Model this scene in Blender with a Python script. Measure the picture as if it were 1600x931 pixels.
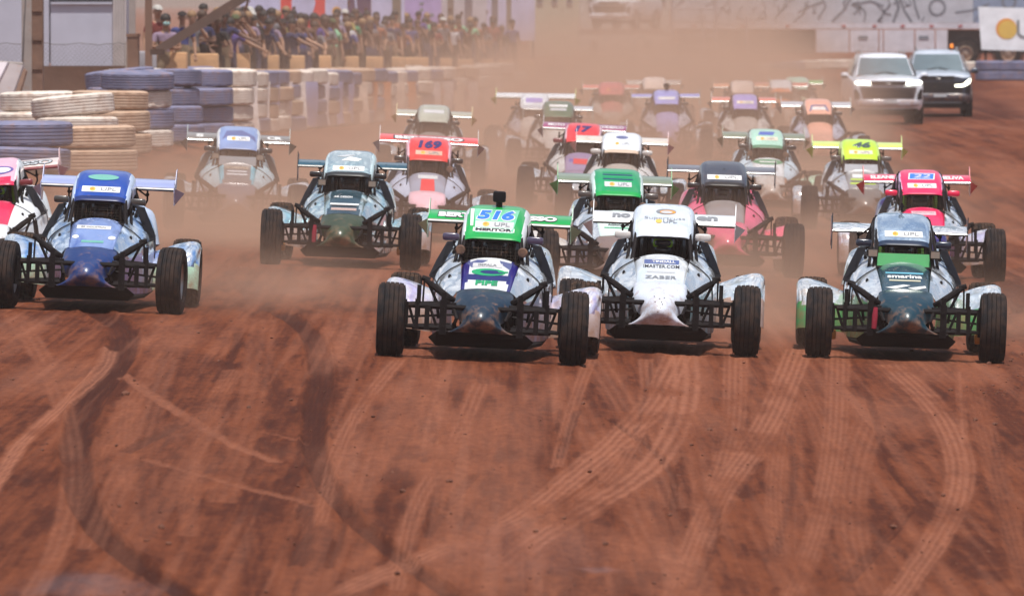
import bpy, bmesh, math, random
import numpy as np
from mathutils import Vector, Matrix
from mathutils.bvhtree import BVHTree

random.seed(7)
R = math.radians
for o in list(bpy.data.objects):
    bpy.data.objects.remove(o, do_unlink=True)
sc = bpy.context.scene
COL = sc.collection

# ------------------------------------------------------------------ camera, sky, sun, exposure
F = 12180.0          # focal length in pixels of a 1600 px wide picture
H = 3.25             # camera height
cam = bpy.data.cameras.new('camera')
cam.sensor_width = 36.0
cam.lens = 36.0 * F / 1600.0
cam.clip_start = 0.5
cam.clip_end = 6000
cam.dof.use_dof = True
cam.dof.focus_distance = 73.5
cam.dof.aperture_fstop = 6.3
camo = bpy.data.objects.new('camera', cam)
COL.objects.link(camo)
camo.location = (0, 0, H)
camo.rotation_euler = (math.pi / 2 - math.atan(465.5 / F), 0, 0)
sc.camera = camo

SUN_EL, SUN_AZ = R(71), R(170)     # azimuth the light comes from, clockwise from +Y
world = bpy.data.worlds.new('World')
sc.world = world
world.use_nodes = True
wn = world.node_tree
sky = wn.nodes.new('ShaderNodeTexSky')
sky.sky_type = 'NISHITA'
sky.sun_disc = False
sky.sun_elevation = SUN_EL
sky.sun_rotation = SUN_AZ
sky.dust_density = 2.0
bg = wn.nodes['Background']
# broken fair-weather cloud, the same all round the sky
wtc = wn.nodes.new('ShaderNodeTexCoord'); wmp = wn.nodes.new('ShaderNodeMapping'); wmp.inputs['Scale'].default_value = (1.0, 1.0, 1.9)
wns = wn.nodes.new('ShaderNodeTexNoise'); wns.inputs['Scale'].default_value = 2.6; wns.inputs['Detail'].default_value = 7; wns.inputs['Roughness'].default_value = 0.55
wrp = wn.nodes.new('ShaderNodeMapRange'); wrp.inputs['From Min'].default_value = 0.48; wrp.inputs['From Max'].default_value = 0.64; wrp.clamp = True
wmx = wn.nodes.new('ShaderNodeMix'); wmx.data_type = 'RGBA'; wmx.inputs['B'].default_value = (9.0, 9.2, 9.8, 1)
wn.links.new(wtc.outputs['Generated'], wmp.inputs['Vector']); wn.links.new(wmp.outputs['Vector'], wns.inputs['Vector'])
wn.links.new(wns.outputs['Fac'], wrp.inputs['Value']); wn.links.new(wrp.outputs['Result'], wmx.inputs['Factor'])
wn.links.new(sky.outputs['Color'], wmx.inputs['A']); wn.links.new(wmx.outputs['Result'], bg.inputs['Color'])
bg.inputs['Strength'].default_value = 0.10
sun = bpy.data.lights.new('sun', 'SUN')
sun.energy = 4.8
sun.angle = R(0.5)
sun.color = (1.0, 0.95, 0.88)
suno = bpy.data.objects.new('sun', sun)
COL.objects.link(suno)
sd = Vector((math.sin(SUN_AZ) * math.cos(SUN_EL), math.cos(SUN_AZ) * math.cos(SUN_EL), math.sin(SUN_EL)))
suno.rotation_euler = (-sd).to_track_quat('-Z', 'Y').to_euler()
suno.location = (0, 60, 60)
sc.view_settings.view_transform = 'Standard'
sc.view_settings.look = 'None'
sc.view_settings.exposure = 0.0
sc.view_settings.gamma = 1.0
sc.view_settings.use_curve_mapping = False
sc.render.engine = 'CYCLES'
sc.cycles.volume_bounces = 1
sc.cycles.max_bounces = 6
sc.cycles.volume_step_rate = 0.7
sc.cycles.use_denoising = True

# ------------------------------------------------------------------ helpers
def lin(r, g, b):
    def f(c):
        c /= 255.0
        return c / 12.92 if c <= 0.04045 else ((c + 0.055) / 1.055) ** 2.4
    return (f(r), f(g), f(b), 1.0)

MATS = {}
def node_mat(name):
    m = bpy.data.materials.new(name)
    m.use_nodes = True
    return m, m.node_tree, m.node_tree.nodes['Principled BSDF']

DUST = (0.30, 0.155, 0.088, 1)
def paint(key, col, rough=0.35, metal=0.0, coat=0.3, dirt=0.25, dscale=9.0, vary=0.12, bump=0.0, bscale=4.0, emit=0.0, spec=0.5, mud=0.0):
    """procedural surface: base colour with slow variation, dust specks, optional bump"""
    if key in MATS:
        return MATS[key]
    m, nt, b = node_mat(key)
    N, L = nt.nodes, nt.links
    tc = N.new('ShaderNodeTexCoord')
    n1 = N.new('ShaderNodeTexNoise'); n1.inputs['Scale'].default_value = dscale; n1.inputs['Detail'].default_value = 6
    n1.inputs['Roughness'].default_value = 0.65
    L.new(tc.outputs['Object'], n1.inputs['Vector'])
    n2 = N.new('ShaderNodeTexNoise'); n2.inputs['Scale'].default_value = 2.3; n2.inputs['Detail'].default_value = 3
    L.new(tc.outputs['Object'], n2.inputs['Vector'])
    hsv = N.new('ShaderNodeHueSaturation'); hsv.inputs['Color'].default_value = col
    mr = N.new('ShaderNodeMapRange')
    mr.inputs['From Min'].default_value = 0.3; mr.inputs['From Max'].default_value = 0.7
    mr.inputs['To Min'].default_value = 1 - vary; mr.inputs['To Max'].default_value = 1 + vary
    L.new(n2.outputs['Fac'], mr.inputs['Value']); L.new(mr.outputs['Result'], hsv.inputs['Value'])
    ramp = N.new('ShaderNodeMapRange')
    ramp.inputs['From Min'].default_value = 0.72 - dirt * 0.5; ramp.inputs['From Max'].default_value = 0.92 - dirt * 0.3
    ramp.inputs['To Min'].default_value = 0.0; ramp.inputs['To Max'].default_value = 0.85
    ramp.clamp = True
    if mud > 0:       # spray thrown up from the track: the lower a panel sits, the more splashes it carries
        sz = N.new('ShaderNodeSeparateXYZ'); L.new(tc.outputs['Object'], sz.inputs[0])
        mz = N.new('ShaderNodeMapRange'); mz.clamp = True
        mz.inputs['From Min'].default_value = 0.15; mz.inputs['From Max'].default_value = 0.75; mz.inputs['To Min'].default_value = mud; mz.inputs['To Max'].default_value = 0
        L.new(sz.outputs['Z'], mz.inputs['Value'])
        ad = N.new('ShaderNodeMath'); ad.operation = 'ADD'; L.new(n1.outputs['Fac'], ad.inputs[0]); L.new(mz.outputs['Result'], ad.inputs[1]); L.new(ad.outputs[0], ramp.inputs['Value'])
    else:
        L.new(n1.outputs['Fac'], ramp.inputs['Value'])
    mx = N.new('ShaderNodeMix'); mx.data_type = 'RGBA'
    L.new(ramp.outputs['Result'], mx.inputs['Factor'])
    L.new(hsv.outputs['Color'], mx.inputs['A']); mx.inputs['B'].default_value = DUST
    L.new(mx.outputs['Result'], b.inputs['Base Color'])
    rr = N.new('ShaderNodeMapRange'); rr.inputs['To Min'].default_value = rough; rr.inputs['To Max'].default_value = 0.85
    L.new(ramp.outputs['Result'], rr.inputs['Value']); L.new(rr.outputs['Result'], b.inputs['Roughness'])
    if metal > 0:
        mm = N.new('ShaderNodeMapRange'); mm.inputs['To Min'].default_value = metal; mm.inputs['To Max'].default_value = 0
        L.new(ramp.outputs['Result'], mm.inputs['Value']); L.new(mm.outputs['Result'], b.inputs['Metallic'])
    b.inputs['Coat Weight'].default_value = coat
    b.inputs['Specular IOR Level'].default_value = spec
    b.inputs['Coat Roughness'].default_value = 0.12
    if bump > 0:
        n3 = N.new('ShaderNodeTexNoise'); n3.inputs['Scale'].default_value = bscale; n3.inputs['Detail'].default_value = 2
        L.new(tc.outputs['Object'], n3.inputs['Vector'])
        bp = N.new('ShaderNodeBump'); bp.inputs['Strength'].default_value = bump; bp.inputs['Distance'].default_value = 0.05
        L.new(n3.outputs['Fac'], bp.inputs['Height']); L.new(bp.outputs['Normal'], b.inputs['Normal'])
    if emit > 0:
        b.inputs['Emission Color'].default_value = col
        b.inputs['Emission Strength'].default_value = emit
    MATS[key] = m
    return m

def flat_print(key, col, rough=0.45):
    return paint('print_' + key, col, rough=rough, coat=0.1, dirt=0.12, dscale=25, vary=0.05)

class MB:
    """collects shapes, then links them as one mesh"""
    def __init__(s):
        s.v, s.f, s.m = [], [], []
    def add(s, vs, fs, mi=0):
        o = len(s.v)
        s.v.extend([tuple(p) for p in vs])
        s.f.extend([tuple(i + o for i in f) for f in fs])
        s.m.extend([mi] * len(fs))
    def box(s, c, d, rot=None, mi=0):
        x, y, z = d[0] / 2, d[1] / 2, d[2] / 2
        vs = [Vector(p) for p in [(-x,-y,-z),(x,-y,-z),(x,y,-z),(-x,y,-z),(-x,-y,z),(x,-y,z),(x,y,z),(-x,y,z)]]
        if rot is not None:
            vs = [rot @ p for p in vs]
        c = Vector(c)
        s.add([p + c for p in vs], [(0,3,2,1),(4,5,6,7),(0,1,5,4),(1,2,6,5),(2,3,7,6),(3,0,4,7)], mi)
    def tube(s, pts, r, n=8, mi=0, cap=True):
        pts = [Vector(p) for p in pts]
        rs = r if isinstance(r, (list, tuple)) else [r] * len(pts)
        rings, prev = [], None
        for i, p in enumerate(pts):
            t = (pts[min(i + 1, len(pts) - 1)] - pts[max(i - 1, 0)]).normalized()
            a = prev if prev is not None else (Vector((0, 0, 1)) if abs(t.z) < 0.9 else Vector((1, 0, 0)))
            u = t.cross(a).normalized(); w = u.cross(t).normalized(); prev = w
            rings.append([p + (u * math.cos(2 * math.pi * k / n) + w * math.sin(2 * math.pi * k / n)) * rs[i] for k in range(n)])
        vs = [q for rg in rings for q in rg]
        fs = []
        for i in range(len(pts) - 1):
            for k in range(n):
                a, b = i * n + k, i * n + (k + 1) % n
                fs.append((a, a + n, b + n, b))
        if cap:
            fs.append(tuple(range(n))); fs.append(tuple(reversed(range((len(pts) - 1) * n, len(pts) * n))))
        s.add(vs, fs, mi)
    def grid(s, g, mi=0, closed=False):
        """g: array [rows][cols][3]"""
        nr, nc = len(g), len(g[0])
        vs = [tuple(p) for row in g for p in row]
        fs = []
        for i in range(nr - 1):
            for j in range(nc if closed else nc - 1):
                j2 = (j + 1) % nc
                fs.append((i * nc + j, i * nc + j2, (i + 1) * nc + j2, (i + 1) * nc + j))
        s.add(vs, fs, mi)
    def lathe(s, prof, c, axis='x', n=32, mi=0, mod=None):
        """prof: (radius, along) pairs"""
        c = Vector(c); vs = []; fs = []; k = len(prof)
        for i in range(n):
            a = 2 * math.pi * i / n
            for j, (r, h) in enumerate(prof):
                rr = r if mod is None else mod(i, j, r)
                ca, sa = math.cos(a) * rr, math.sin(a) * rr
                vs.append(c + (Vector((h, ca, sa)) if axis == 'x' else Vector((ca, h, sa)) if axis == 'y' else Vector((ca, sa, h))))
        for i in range(n):
            for j in range(k - 1):
                i2 = (i + 1) % n
                fs.append((i * k + j, i2 * k + j, i2 * k + j + 1, i * k + j + 1))
        s.add(vs, fs, mi)
    def ell(s, c, r, n=12, m=8, p=1.0, rot=None, mi=0, zmin=-1.0):
        """ellipsoid, or rounded box for p < 1; zmin cuts the bottom off"""
        c = Vector(c); vs = []; fs = []
        sp = lambda t: math.copysign(abs(t) ** p, t)
        lo = math.asin(max(-1, zmin))
        for i in range(m + 1):
            la = lo + (math.pi / 2 - lo) * i / m
            for j in range(n):
                lo2 = 2 * math.pi * j / n
                q = Vector((sp(math.cos(la)) * sp(math.cos(lo2)) * r[0], sp(math.cos(la)) * sp(math.sin(lo2)) * r[1], sp(math.sin(la)) * r[2]))
                if rot is not None: q = rot @ q
                vs.append(c + q)
        for i in range(m):
            for j in range(n):
                j2 = (j + 1) % n
                fs.append((i * n + j, i * n + j2, (i + 1) * n + j2, (i + 1) * n + j))
        if zmin > -1: fs.append(tuple(reversed(range(n))))
        s.add(vs, fs, mi)
    def prism(s, poly, thick, mi=0):
        """poly: 3D polygon (planar), extruded by vector thick"""
        t = Vector(thick); a = [Vector(p) for p in poly]; n = len(a)
        vs = a + [p + t for p in a]
        fs = [tuple(reversed(range(n))), tuple(range(n, 2 * n))]
        for i in range(n):
            j = (i + 1) % n
            fs.append((i, j, j + n, i + n))
        s.add(vs, fs, mi)
    def mesh(s, name, mats, smooth=None, solid=0.0):
        me = bpy.data.meshes.new(name)
        me.from_pydata(s.v, [], s.f)
        for mt in mats: me.materials.append(mt)
        me.polygons.foreach_set('material_index', s.m)
        bm = bmesh.new(); bm.from_mesh(me)
        bmesh.ops.remove_doubles(bm, verts=bm.verts, dist=1e-5)
        bmesh.ops.recalc_face_normals(bm, faces=bm.faces)
        if solid:
            bmesh.ops.solidify(bm, geom=list(bm.faces), thickness=solid)
            bmesh.ops.recalc_face_normals(bm, faces=bm.faces)
        bm.to_mesh(me); bm.free()
        if smooth is not None:
            me.polygons.foreach_set('use_smooth', [True] * len(me.polygons))
            me.set_sharp_from_angle(angle=R(smooth))
        me.update()
        return me

def link(name, me, parent=None, **props):
    o = bpy.data.objects.new(name, me)
    COL.objects.link(o)
    if parent is not None: o.parent = parent
    for k, v in props.items():
        if v is not None: o[k] = v
    return o

def thing(name, label, cat, loc=(0, 0, 0), group=None, rot=None):
    o = bpy.data.objects.new(name, None)
    o.empty_display_size = 0.2
    COL.objects.link(o)
    o.location = loc
    if rot is not None: o.rotation_euler = rot
    o['label'] = label; o['category'] = cat
    if group: o['group'] = group
    return o

def refine(ctrl, nu, nv):
    """Catmull-Rom refinement of a control grid [rows][cols][3]"""
    def cr(P, n):
        P = np.asarray(P, float); k = len(P)
        t = np.linspace(0, k - 1, n); i = np.minimum(t.astype(int), k - 2); f = (t - i)
        E = np.concatenate([[2 * P[0] - P[1]], P, [2 * P[-1] - P[-2]]])
        sh = (-1,) + (1,) * (P.ndim - 1)
        f = f.reshape(sh)
        p0, p1, p2, p3 = E[i], E[i + 1], E[i + 2], E[i + 3]
        return 0.5 * (2 * p1 + (p2 - p0) * f + (2 * p0 - 5 * p1 + 4 * p2 - p3) * f ** 2 + (3 * p1 - p0 - 3 * p2 + p3) * f ** 3)
    g = cr(ctrl, nv)
    return np.transpose(cr(np.transpose(g, (1, 0, 2)), nu), (1, 0, 2))

ORD = ['first', 'second', 'third', 'fourth', 'fifth', 'sixth', 'seventh', 'eighth', 'ninth', 'tenth', 'eleventh', 'twelfth',
       'thirteenth', 'fourteenth', 'fifteenth', 'sixteenth', 'seventeenth', 'eighteenth', 'nineteenth', 'twentieth']
def ordinal(i):
    if i < 20: return ORD[i]
    tens = {2: 'twenty', 3: 'thirty', 4: 'forty', 5: 'fifty'}[(i + 1) // 10]
    u = (i + 1) % 10
    return {'twenty': 'twentieth', 'thirty': 'thirtieth', 'forty': 'fortieth', 'fifty': 'fiftieth'}[tens] if u == 0 else tens + ' ' + ORD[u - 1]

# ------------------------------------------------------------------ terrain
def sstep(a, b, x):
    t = np.clip((x - a) / (b - a), 0, 1)
    return t * t * (3 - 2 * t)
LINE_D = [0, 85, 108, 138, 165, 205, 235, 262, 290, 300, 2000]
LINE_X = [-13, -11.0, -7.15, -6.8, -5.42, -3.03, -0.39, 3.0, 9.0, 40.0, 40.0]
LINE_Z = [0.9, 0.9, 0.9, 0.73, 0.45, 0.1, 0.05, 0.3, 0.6, 0.7, 0.7]
BANK_Z = [1.4, 1.4, 1.4, 1.4, 1.3, 1.0, 0.9, 0.9, 0.9, 0.9, 0.9]
def terr(x, y):
    x = np.asarray(x, float); y = np.asarray(y, float)
    z = -0.30 * np.tanh(x / 6.0) * (1 - sstep(120, 175, y))
    z = z - 0.20 * (1 - sstep(-6.0, -5.0, x)) * sstep(76, 84, y) * (1 - sstep(92, 104, y))
    z = z + 0.75 * sstep(212, 300, y)
    z = z + 0.22 * sstep(5.2, 6.4, x) * (1 - sstep(84, 100, y)) * sstep(60, 75, y)
    xl = np.interp(y, LINE_D, LINE_X); zl = np.interp(y, LINE_D, LINE_Z); zb = np.interp(y, LINE_D, BANK_Z)
    w = 1 - sstep(288, 300, y)
    s = (1 - sstep(xl + 0.6, xl + 3.2, x)) * w
    z = z * (1 - s) + zl * s
    z = z + (zb - zl) * (1 - sstep(xl - 3.0, xl - 0.8, x)) * w
    return z
def tz(x, y): return float(terr(x, y))
def wx(px, d): return (px - 800.0) * d / F
def wz(py, d): return H - py * d / F
def ground_from_px(px, py):
    d = H * F / max(py, 1)
    for _ in range(8):
        d = (H - tz(wx(px, d), d)) * F / py
    return wx(px, d), d
# ------------------------------------------------------------------ the dirt track
rng = np.random.default_rng(11)
def vnoise(x, y, seed):
    r = np.random.default_rng(seed); T = r.random((256, 256))
    xi = np.floor(x).astype(int); yi = np.floor(y).astype(int)
    fx = x - xi; fy = y - yi
    fx = fx * fx * (3 - 2 * fx); fy = fy * fy * (3 - 2 * fy)
    a = T[xi % 256, yi % 256]; b = T[(xi + 1) % 256, yi % 256]; c = T[xi % 256, (yi + 1) % 256]; d = T[(xi + 1) % 256, (yi + 1) % 256]
    return (a * (1 - fx) + b * fx) * (1 - fy) + (c * (1 - fx) + d * fx) * fy
def fbm(x, y, seed, o=4, g=0.5):
    t = 0; amp = 1; s = 0
    for k in range(o):
        t = t + amp * vnoise(x * 2 ** k + 17 * k, y * 2 ** k + 5 * k, seed + k); s += amp; amp *= g
    return t / s

rows = [-40.0, -10, 10, 25, 34, 38]
d = 39.0
while d < 112:
    rows.append(d); d += max(0.045, 1.7 * d * d / (F * H))
while d < 320:
    rows.append(d); d += 1.6 + (d - 112) * 0.012
for d in (330, 350, 380, 430, 500, 650, 900, 1400, 2500): rows.append(d)
cols = [-900.0, -400, -200, -100, -60, -40, -30, -24, -20, -17, -15, -13, -12] + list(np.arange(-11, -7.0, 0.2)) + list(np.arange(-7.0, 6.6, 0.0165)) \
    + list(np.arange(6.6, 14, 0.15)) + [14.5, 15, 16, 17, 18, 20, 23, 27, 32, 40, 55, 80, 120, 200, 400, 900]
RY = np.array(rows); CX = np.array(cols)
X, Y = np.meshgrid(CX, RY)
Z = terr(X, Y)
tone = np.zeros_like(X); pale = np.zeros_like(X); wet = np.zeros_like(X)

def track(pts, wpx, kind, amp=1.0, depth=0.02, ribs=4, zoom=None):
    """a tyre mark: pts in picture pixels laid on the ground, wpx its width in pixels"""
    if zoom: pts = [(zoom[0] + x / 2, zoom[1] + y / 2) for x, y in pts]; wpx = wpx / 2
    W = np.array([ground_from_px(*p) for p in pts]); hw = [wpx * w[1] / F / 2 for w in W]
    n = 14 * (len(W) - 1) + 1
    g = refine(np.array([[(w[0], w[1], h) for w, h in zip(W, hw)]] * 2), n, 2)[0]
    best = np.full(X.shape, 9.0)
    sgn = np.zeros(X.shape)
    for a, b in zip(g[:-1], g[1:]):
        h = (a[2] + b[2]) / 2; m = h * 1.6
        y0, y1 = min(a[1], b[1]) - 0.15, max(a[1], b[1]) + 0.15
        x0, x1 = min(a[0], b[0]) - m, max(a[0], b[0]) + m
        r0, r1 = np.searchsorted(RY, (y0, y1)); c0, c1 = np.searchsorted(CX, (x0, x1))
        if r1 <= r0 or c1 <= c0: continue
        xs, ys = X[r0:r1, c0:c1], Y[r0:r1, c0:c1]
        dx, dy = b[0] - a[0], b[1] - a[1]; L2 = dx * dx + dy * dy + 1e-9
        t = np.clip(((xs - a[0]) * dx + (ys - a[1]) * dy) / L2, 0, 1)
        ex, ey = xs - a[0] - t * dx, ys - a[1] - t * dy
        s = np.hypot(ex, ey) / h
        sg = np.sign(ex)
        cur = best[r0:r1, c0:c1]; k = s < cur
        cur[k] = s[k]; sgn[r0:r1, c0:c1][k] = sg[k]
    end = 1.0
    wob = 0.40 * (fbm(X * 6, Y * 1.2, 91, 3) - 0.5)
    inside = 1 - sstep(0.62, 1.12, best + wob)
    s = best * sgn
    rib = 0.5 + 0.5 * np.cos(s * math.pi * ribs)
    brk = sstep(0.18, 0.5, fbm(X * 3, Y * 0.5, 55, 3))
    a = inside * amp * (0.55 + 0.45 * brk)
    if kind == 'dark':
        tone[:] = np.minimum(tone, -1.35 * a * (0.6 + 0.4 * rib)) * (a > 0.02) + tone * (a <= 0.02)
    else:
        soft = 1 - sstep(0.35, 1.25, best + wob)
        a = amp * (0.35 * soft + 0.65 * inside) * (0.35 + 0.65 * brk)
        pale[:] = np.maximum(pale, 1.15 * a * (0.40 + 0.60 * rib))
        tone[:] = tone * (1 - inside * 0.75)
    depth *= .8
    Z[:] += -depth * inside * (0.6 + 0.4 * rib) + depth * 0.9 * np.exp(-((best - 1.18) / 0.16) ** 2)

def blob(px, py, rx, ry, amp, seed=3):
    x, dd = ground_from_px(px, py); _, d2 = ground_from_px(px, py + ry)
    hx = rx * dd / F; hy = abs(dd - d2)
    q = np.hypot((X - x) / hx, (Y - dd) / hy) + 1.1 * (fbm(X * 4.5, Y * 0.8, seed, 4) - 0.5)
    a = (1 - sstep(0.55, 1.0, q))
    tone[:] = np.minimum(tone, -amp * a * (0.55 + 0.45 * sstep(.3, .6, fbm(X * 14, Y * 2.2, seed + 9, 3)))) * (a > 0.01) + tone * (a <= 0.01)

ZL, ZR = (0, 470), (800, 470)
# broad background wear first
n1 = fbm(X * 0.9, Y * 0.16, 21, 5); n2 = fbm(X * 3.2, Y * 0.45, 31, 4); n3 = fbm(X * 10, Y * 1.0, 41, 3)
n4 = fbm(X * 22, Y * 1.6, 47, 3)
tone += -0.26 * sstep(0.50, 0.72, n1 * 0.5 + n2 * 0.3 + n3 * .2) - 0.30 * sstep(0.48, 0.70, n2 * .6 + n4 * .4) - 0.30 * sstep(0.52, 0.72, n3 * .6 + n4 * .4) + .25 * (n4 - .5)
pale += 0.45 * sstep(0.5, 0.75, fbm(X * 1.3, Y * 0.11, 61, 4)) * (0.5 + 0.5 * n3)
strk = fbm(X * 9, Y * 0.07, 71, 3)
pale += 0.22 * sstep(0.55, 0.7, strk); tone -= 0.25 * sstep(0.42, 0.28, strk)
for b in [(1145, 735, 36, 52, .9, 3), (1180, 595, 24, 20, .8, 4), (1520, 870, 70, 60, .9, 5), (525, 580, 24, 26, .8, 6), (240, 685, 48, 26, .95, 7),
          (600, 755, 46, 40, .95, 8), (395, 790, 40, 38, .85, 9), (630, 705, 50, 16, .85, 10), (440, 700, 30, 16, .8, 11), (480, 640, 66, 12, .8, 12), (60, 640, 40, 14, .7, 13),
          (690, 610, 50, 18, .6, 14), (500, 850, 60, 40, .7, 15), (110, 810, 60, 40, .8, 16), (1040, 830, 45, 70, .5, 17), (985, 800, 30, 60, .6, 18),
          (880, 660, 16, 40, .75, 19), (690, 810, 50, 50, .45, 20), (1480, 640, 30, 30, .45, 22), (1585, 480, 14, 30, .9, 23), (1530, 700, 24, 14, .5, 24), (1340, 600, 100, 14, .35, 25),
          (200, 880, 70, 40, .8, 26), (350, 740, 40, 20, .6, 27), (760, 690, 30, 14, .5, 28), (560, 915, 60, 40, .5, 29), (30, 560, 40, 10, .6, 30), (330, 600, 70, 12, .4, 31)]:
    blob(b[0], b[1], b[2], b[3], b[4] * .68, b[5])
# many finer overlapping marks left by earlier laps
rk = random.Random(17)
for i in range(34):
    x0 = rk.uniform(-150, 1750); sl = rk.uniform(-.9, .9); cv = rk.uniform(-.0016, .0016)
    y0 = rk.uniform(470, 640); y1 = rk.uniform(760, 1010)
    pts = [(x0 + (800 - x0) * .18 * (1 - (y - 470) / 540) + sl * (y - 700) * .55 + cv * (y - 760) ** 2, y) for y in np.linspace(y0, y1, 6)]
    track(pts, rk.uniform(34, 64), rk.choice(('pale', 'pale', 'dark')), rk.uniform(.15, .38), 0.004, rk.choice((3, 4, 5)))
# pale, polished marks
track([(345, 150), (320, 205), (200, 320), (70, 440), (0, 545), (-60, 640)], 62, 'pale', .85, 0.008, 4, ZL)
track([(385, 235), (560, 350), (720, 445), (860, 505)], 55, 'pale', .6, 0.006, 3, ZL)
track([(600, 365), (780, 400), (950, 440)], 30, 'pale', .35, 0.004, 2, ZL)
track([(440, 490), (700, 565), (1010, 645)], 60, 'pale', .5, 0.006, 2, ZL)
track([(960, 960), (1300, 810), (1600, 690), (1780, 560), (1950, 420), (2060, 300), (2150, 130)], 130, 'pale', .75, 0.006, 5, ZL)
track([(1180, 200), (1320, 330), (1395, 470), (1395, 600), (1330, 740), (1200, 930)], 110, 'pale', .65, 0.008, 5, ZR)
track([(540, 170), (545, 260), (520, 380), (430, 520), (250, 640), (60, 760), (-60, 860)], 140, 'pale', .75, 0.008, 4, ZR)
track([(1400, 220), (1410, 420), (1415, 600), (1350, 760)], 36, 'pale', .6, 0.006, 2, ZR)
track([(420, 180), (420, 330), (330, 520), (120, 680), (0, 770)], 60, 'pale', .5, 0.006, 3, ZR)
track([(250, 170), (190, 330), (140, 520)], 50, 'pale', .5, 0.006, 3, ZR)
track([(900, 150), (800, 380), (640, 620), (500, 960)], 120, 'pale', .7, 0.006, 6, ZR)
track([(700, 160), (690, 400), (620, 640), (560, 960)], 90, 'pale', .55, 0.005, 5, ZR)
track([(1020, 160), (1010, 420), (960, 700), (860, 960)], 90, 'pale', .5, 0.005, 5, ZR)
track([(1300, 120), (1150, 300), (1050, 480), (1000, 700)], 70, 'pale', .55, 0.005, 4, ZL)
track([(1500, 260), (1430, 420), (1300, 640), (1240, 900)], 80, 'pale', .5, 0.005, 4, ZL)
# dark marks with loose soil
track([(290, 30), (365, 75), (385, 105), (380, 160), (345, 225), (275, 320), (240, 430), (238, 540), (262, 640), (325, 740), (430, 830), (560, 915), (700, 1010)], 100, 'dark', 1.0, 0.03, 5, ZL)
track([(880, 40), (965, 100), (995, 180), (1000, 260), (985, 330), (980, 430), (995, 520), (1040, 610), (1130, 710), (1240, 800), (1400, 920), (1500, 1000)], 78, 'dark', .95, 0.03, 5, ZL)
track([(745, 100), (735, 150), (705, 205)], 30, 'dark', .7, 0.015, 2, ZL)
track([(955, 630), (950, 720), (925, 830)], 60, 'dark', .7, 0.015, 4, ZL)
track([(1090, 640), (1060, 740), (1030, 840)], 30, 'dark', .6, 0.012, 2, ZL)
track([(560, 390), (470, 430), (390, 470)], 55, 'dark', .75, 0.012, 3, ZL)
track([(1480, 540), (1380, 660), (1330, 740)], 40, 'dark', .5, 0.01, 2, ZL)
track([(300, 370), (380, 420), (460, 480), (505, 560), (505, 650)], 26, 'dark', .9, 0.02, 2, ZR)
track([(205, 340), (175, 420), (150, 490)], 30, 'dark', .8, 0.012, 2, ZR)
track([(1100, 250), (1140, 380), (1180, 520), (1250, 600), (1320, 650)], 26, 'dark', .5, 0.012, 2, ZR)
track([(870, 420), (880, 560), (850, 700), (820, 800)], 30, 'dark', .4, 0.008, 2, ZR)
track([(440, 190), (400, 360), (380, 420)], 18, 'dark', .6, 0.01, 2, ZR)
track([(640, 640), (620, 780), (560, 900)], 40, 'dark', .5, 0.01, 3, ZR)
track([(1240, 640), (1180, 730), (1040, 880)], 60, 'dark', .45, 0.012, 3, ZR)
# fine relief
Z += np.where((Y > 36) & (Y < 120), 0.012 * (n3 - 0.5) + 0.010 * (fbm(X * 24, Y * 3, 81, 3) - 0.5), 0)
rough = sstep(5.0, 5.6, X) * sstep(64, 74, Y) * (1 - sstep(92, 100, Y))
Z += rough * 0.14 * (fbm(X * 4, Y * 1.4, 83, 4) - 0.35); tone -= rough * 0.35
tone -= 0.5 * sstep(3.0, 6.0, X) * sstep(150, 185, Y) * (1 - sstep(250, 280, Y)) * sstep(.42, .62, fbm(X * 0.35, Y * 0.05, 87, 4))
# damp sheen near the camera
def damp(px, py, rx, ry, a):
    x, dd = ground_from_px(px, py); _, d2 = ground_from_px(px, py - ry)
    q = np.hypot((X - x) / (rx * dd / F), (Y - dd) / abs(d2 - dd)) + 0.8 * (fbm(X * 5, Y * 1.0, 93, 4) - 0.5)
    wet[:] = np.maximum(wet, a * (1 - sstep(0.3, 1.0, q)))
damp(130, 915, 170, 30, .9); damp(935, 890, 60, 8, .9); damp(820, 860, 170, 60, .45); damp(460, 455, 80, 8, .5); damp(500, 440, 40, 6, .4)

nr, nc = X.shape
me = bpy.data.meshes.new('dirt_track')
me.vertices.add(nr * nc)
me.vertices.foreach_set('co', np.stack([X, Y, Z], -1).reshape(-1).astype(np.float32))
ii = (np.arange(nr - 1)[:, None] * nc + np.arange(nc - 1)[None, :]).reshape(-1)
quads = np.stack([ii, ii + 1, ii + nc + 1, ii + nc], -1).astype(np.int32)
nf = len(quads)
me.loops.add(nf * 4); me.polygons.add(nf)
me.loops.foreach_set('vertex_index', quads.reshape(-1))
me.polygons.foreach_set('loop_start', np.arange(0, nf * 4, 4, dtype=np.int32))
me.polygons.foreach_set('use_smooth', np.ones(nf, bool))
for nm, arr in (('tone', tone), ('pale', pale), ('damp', wet)):
    at = me.attributes.new(nm, 'FLOAT', 'POINT')
    at.data.foreach_set('value', arr.reshape(-1).astype(np.float32))
me.update(calc_edges=True); me.validate()

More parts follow.
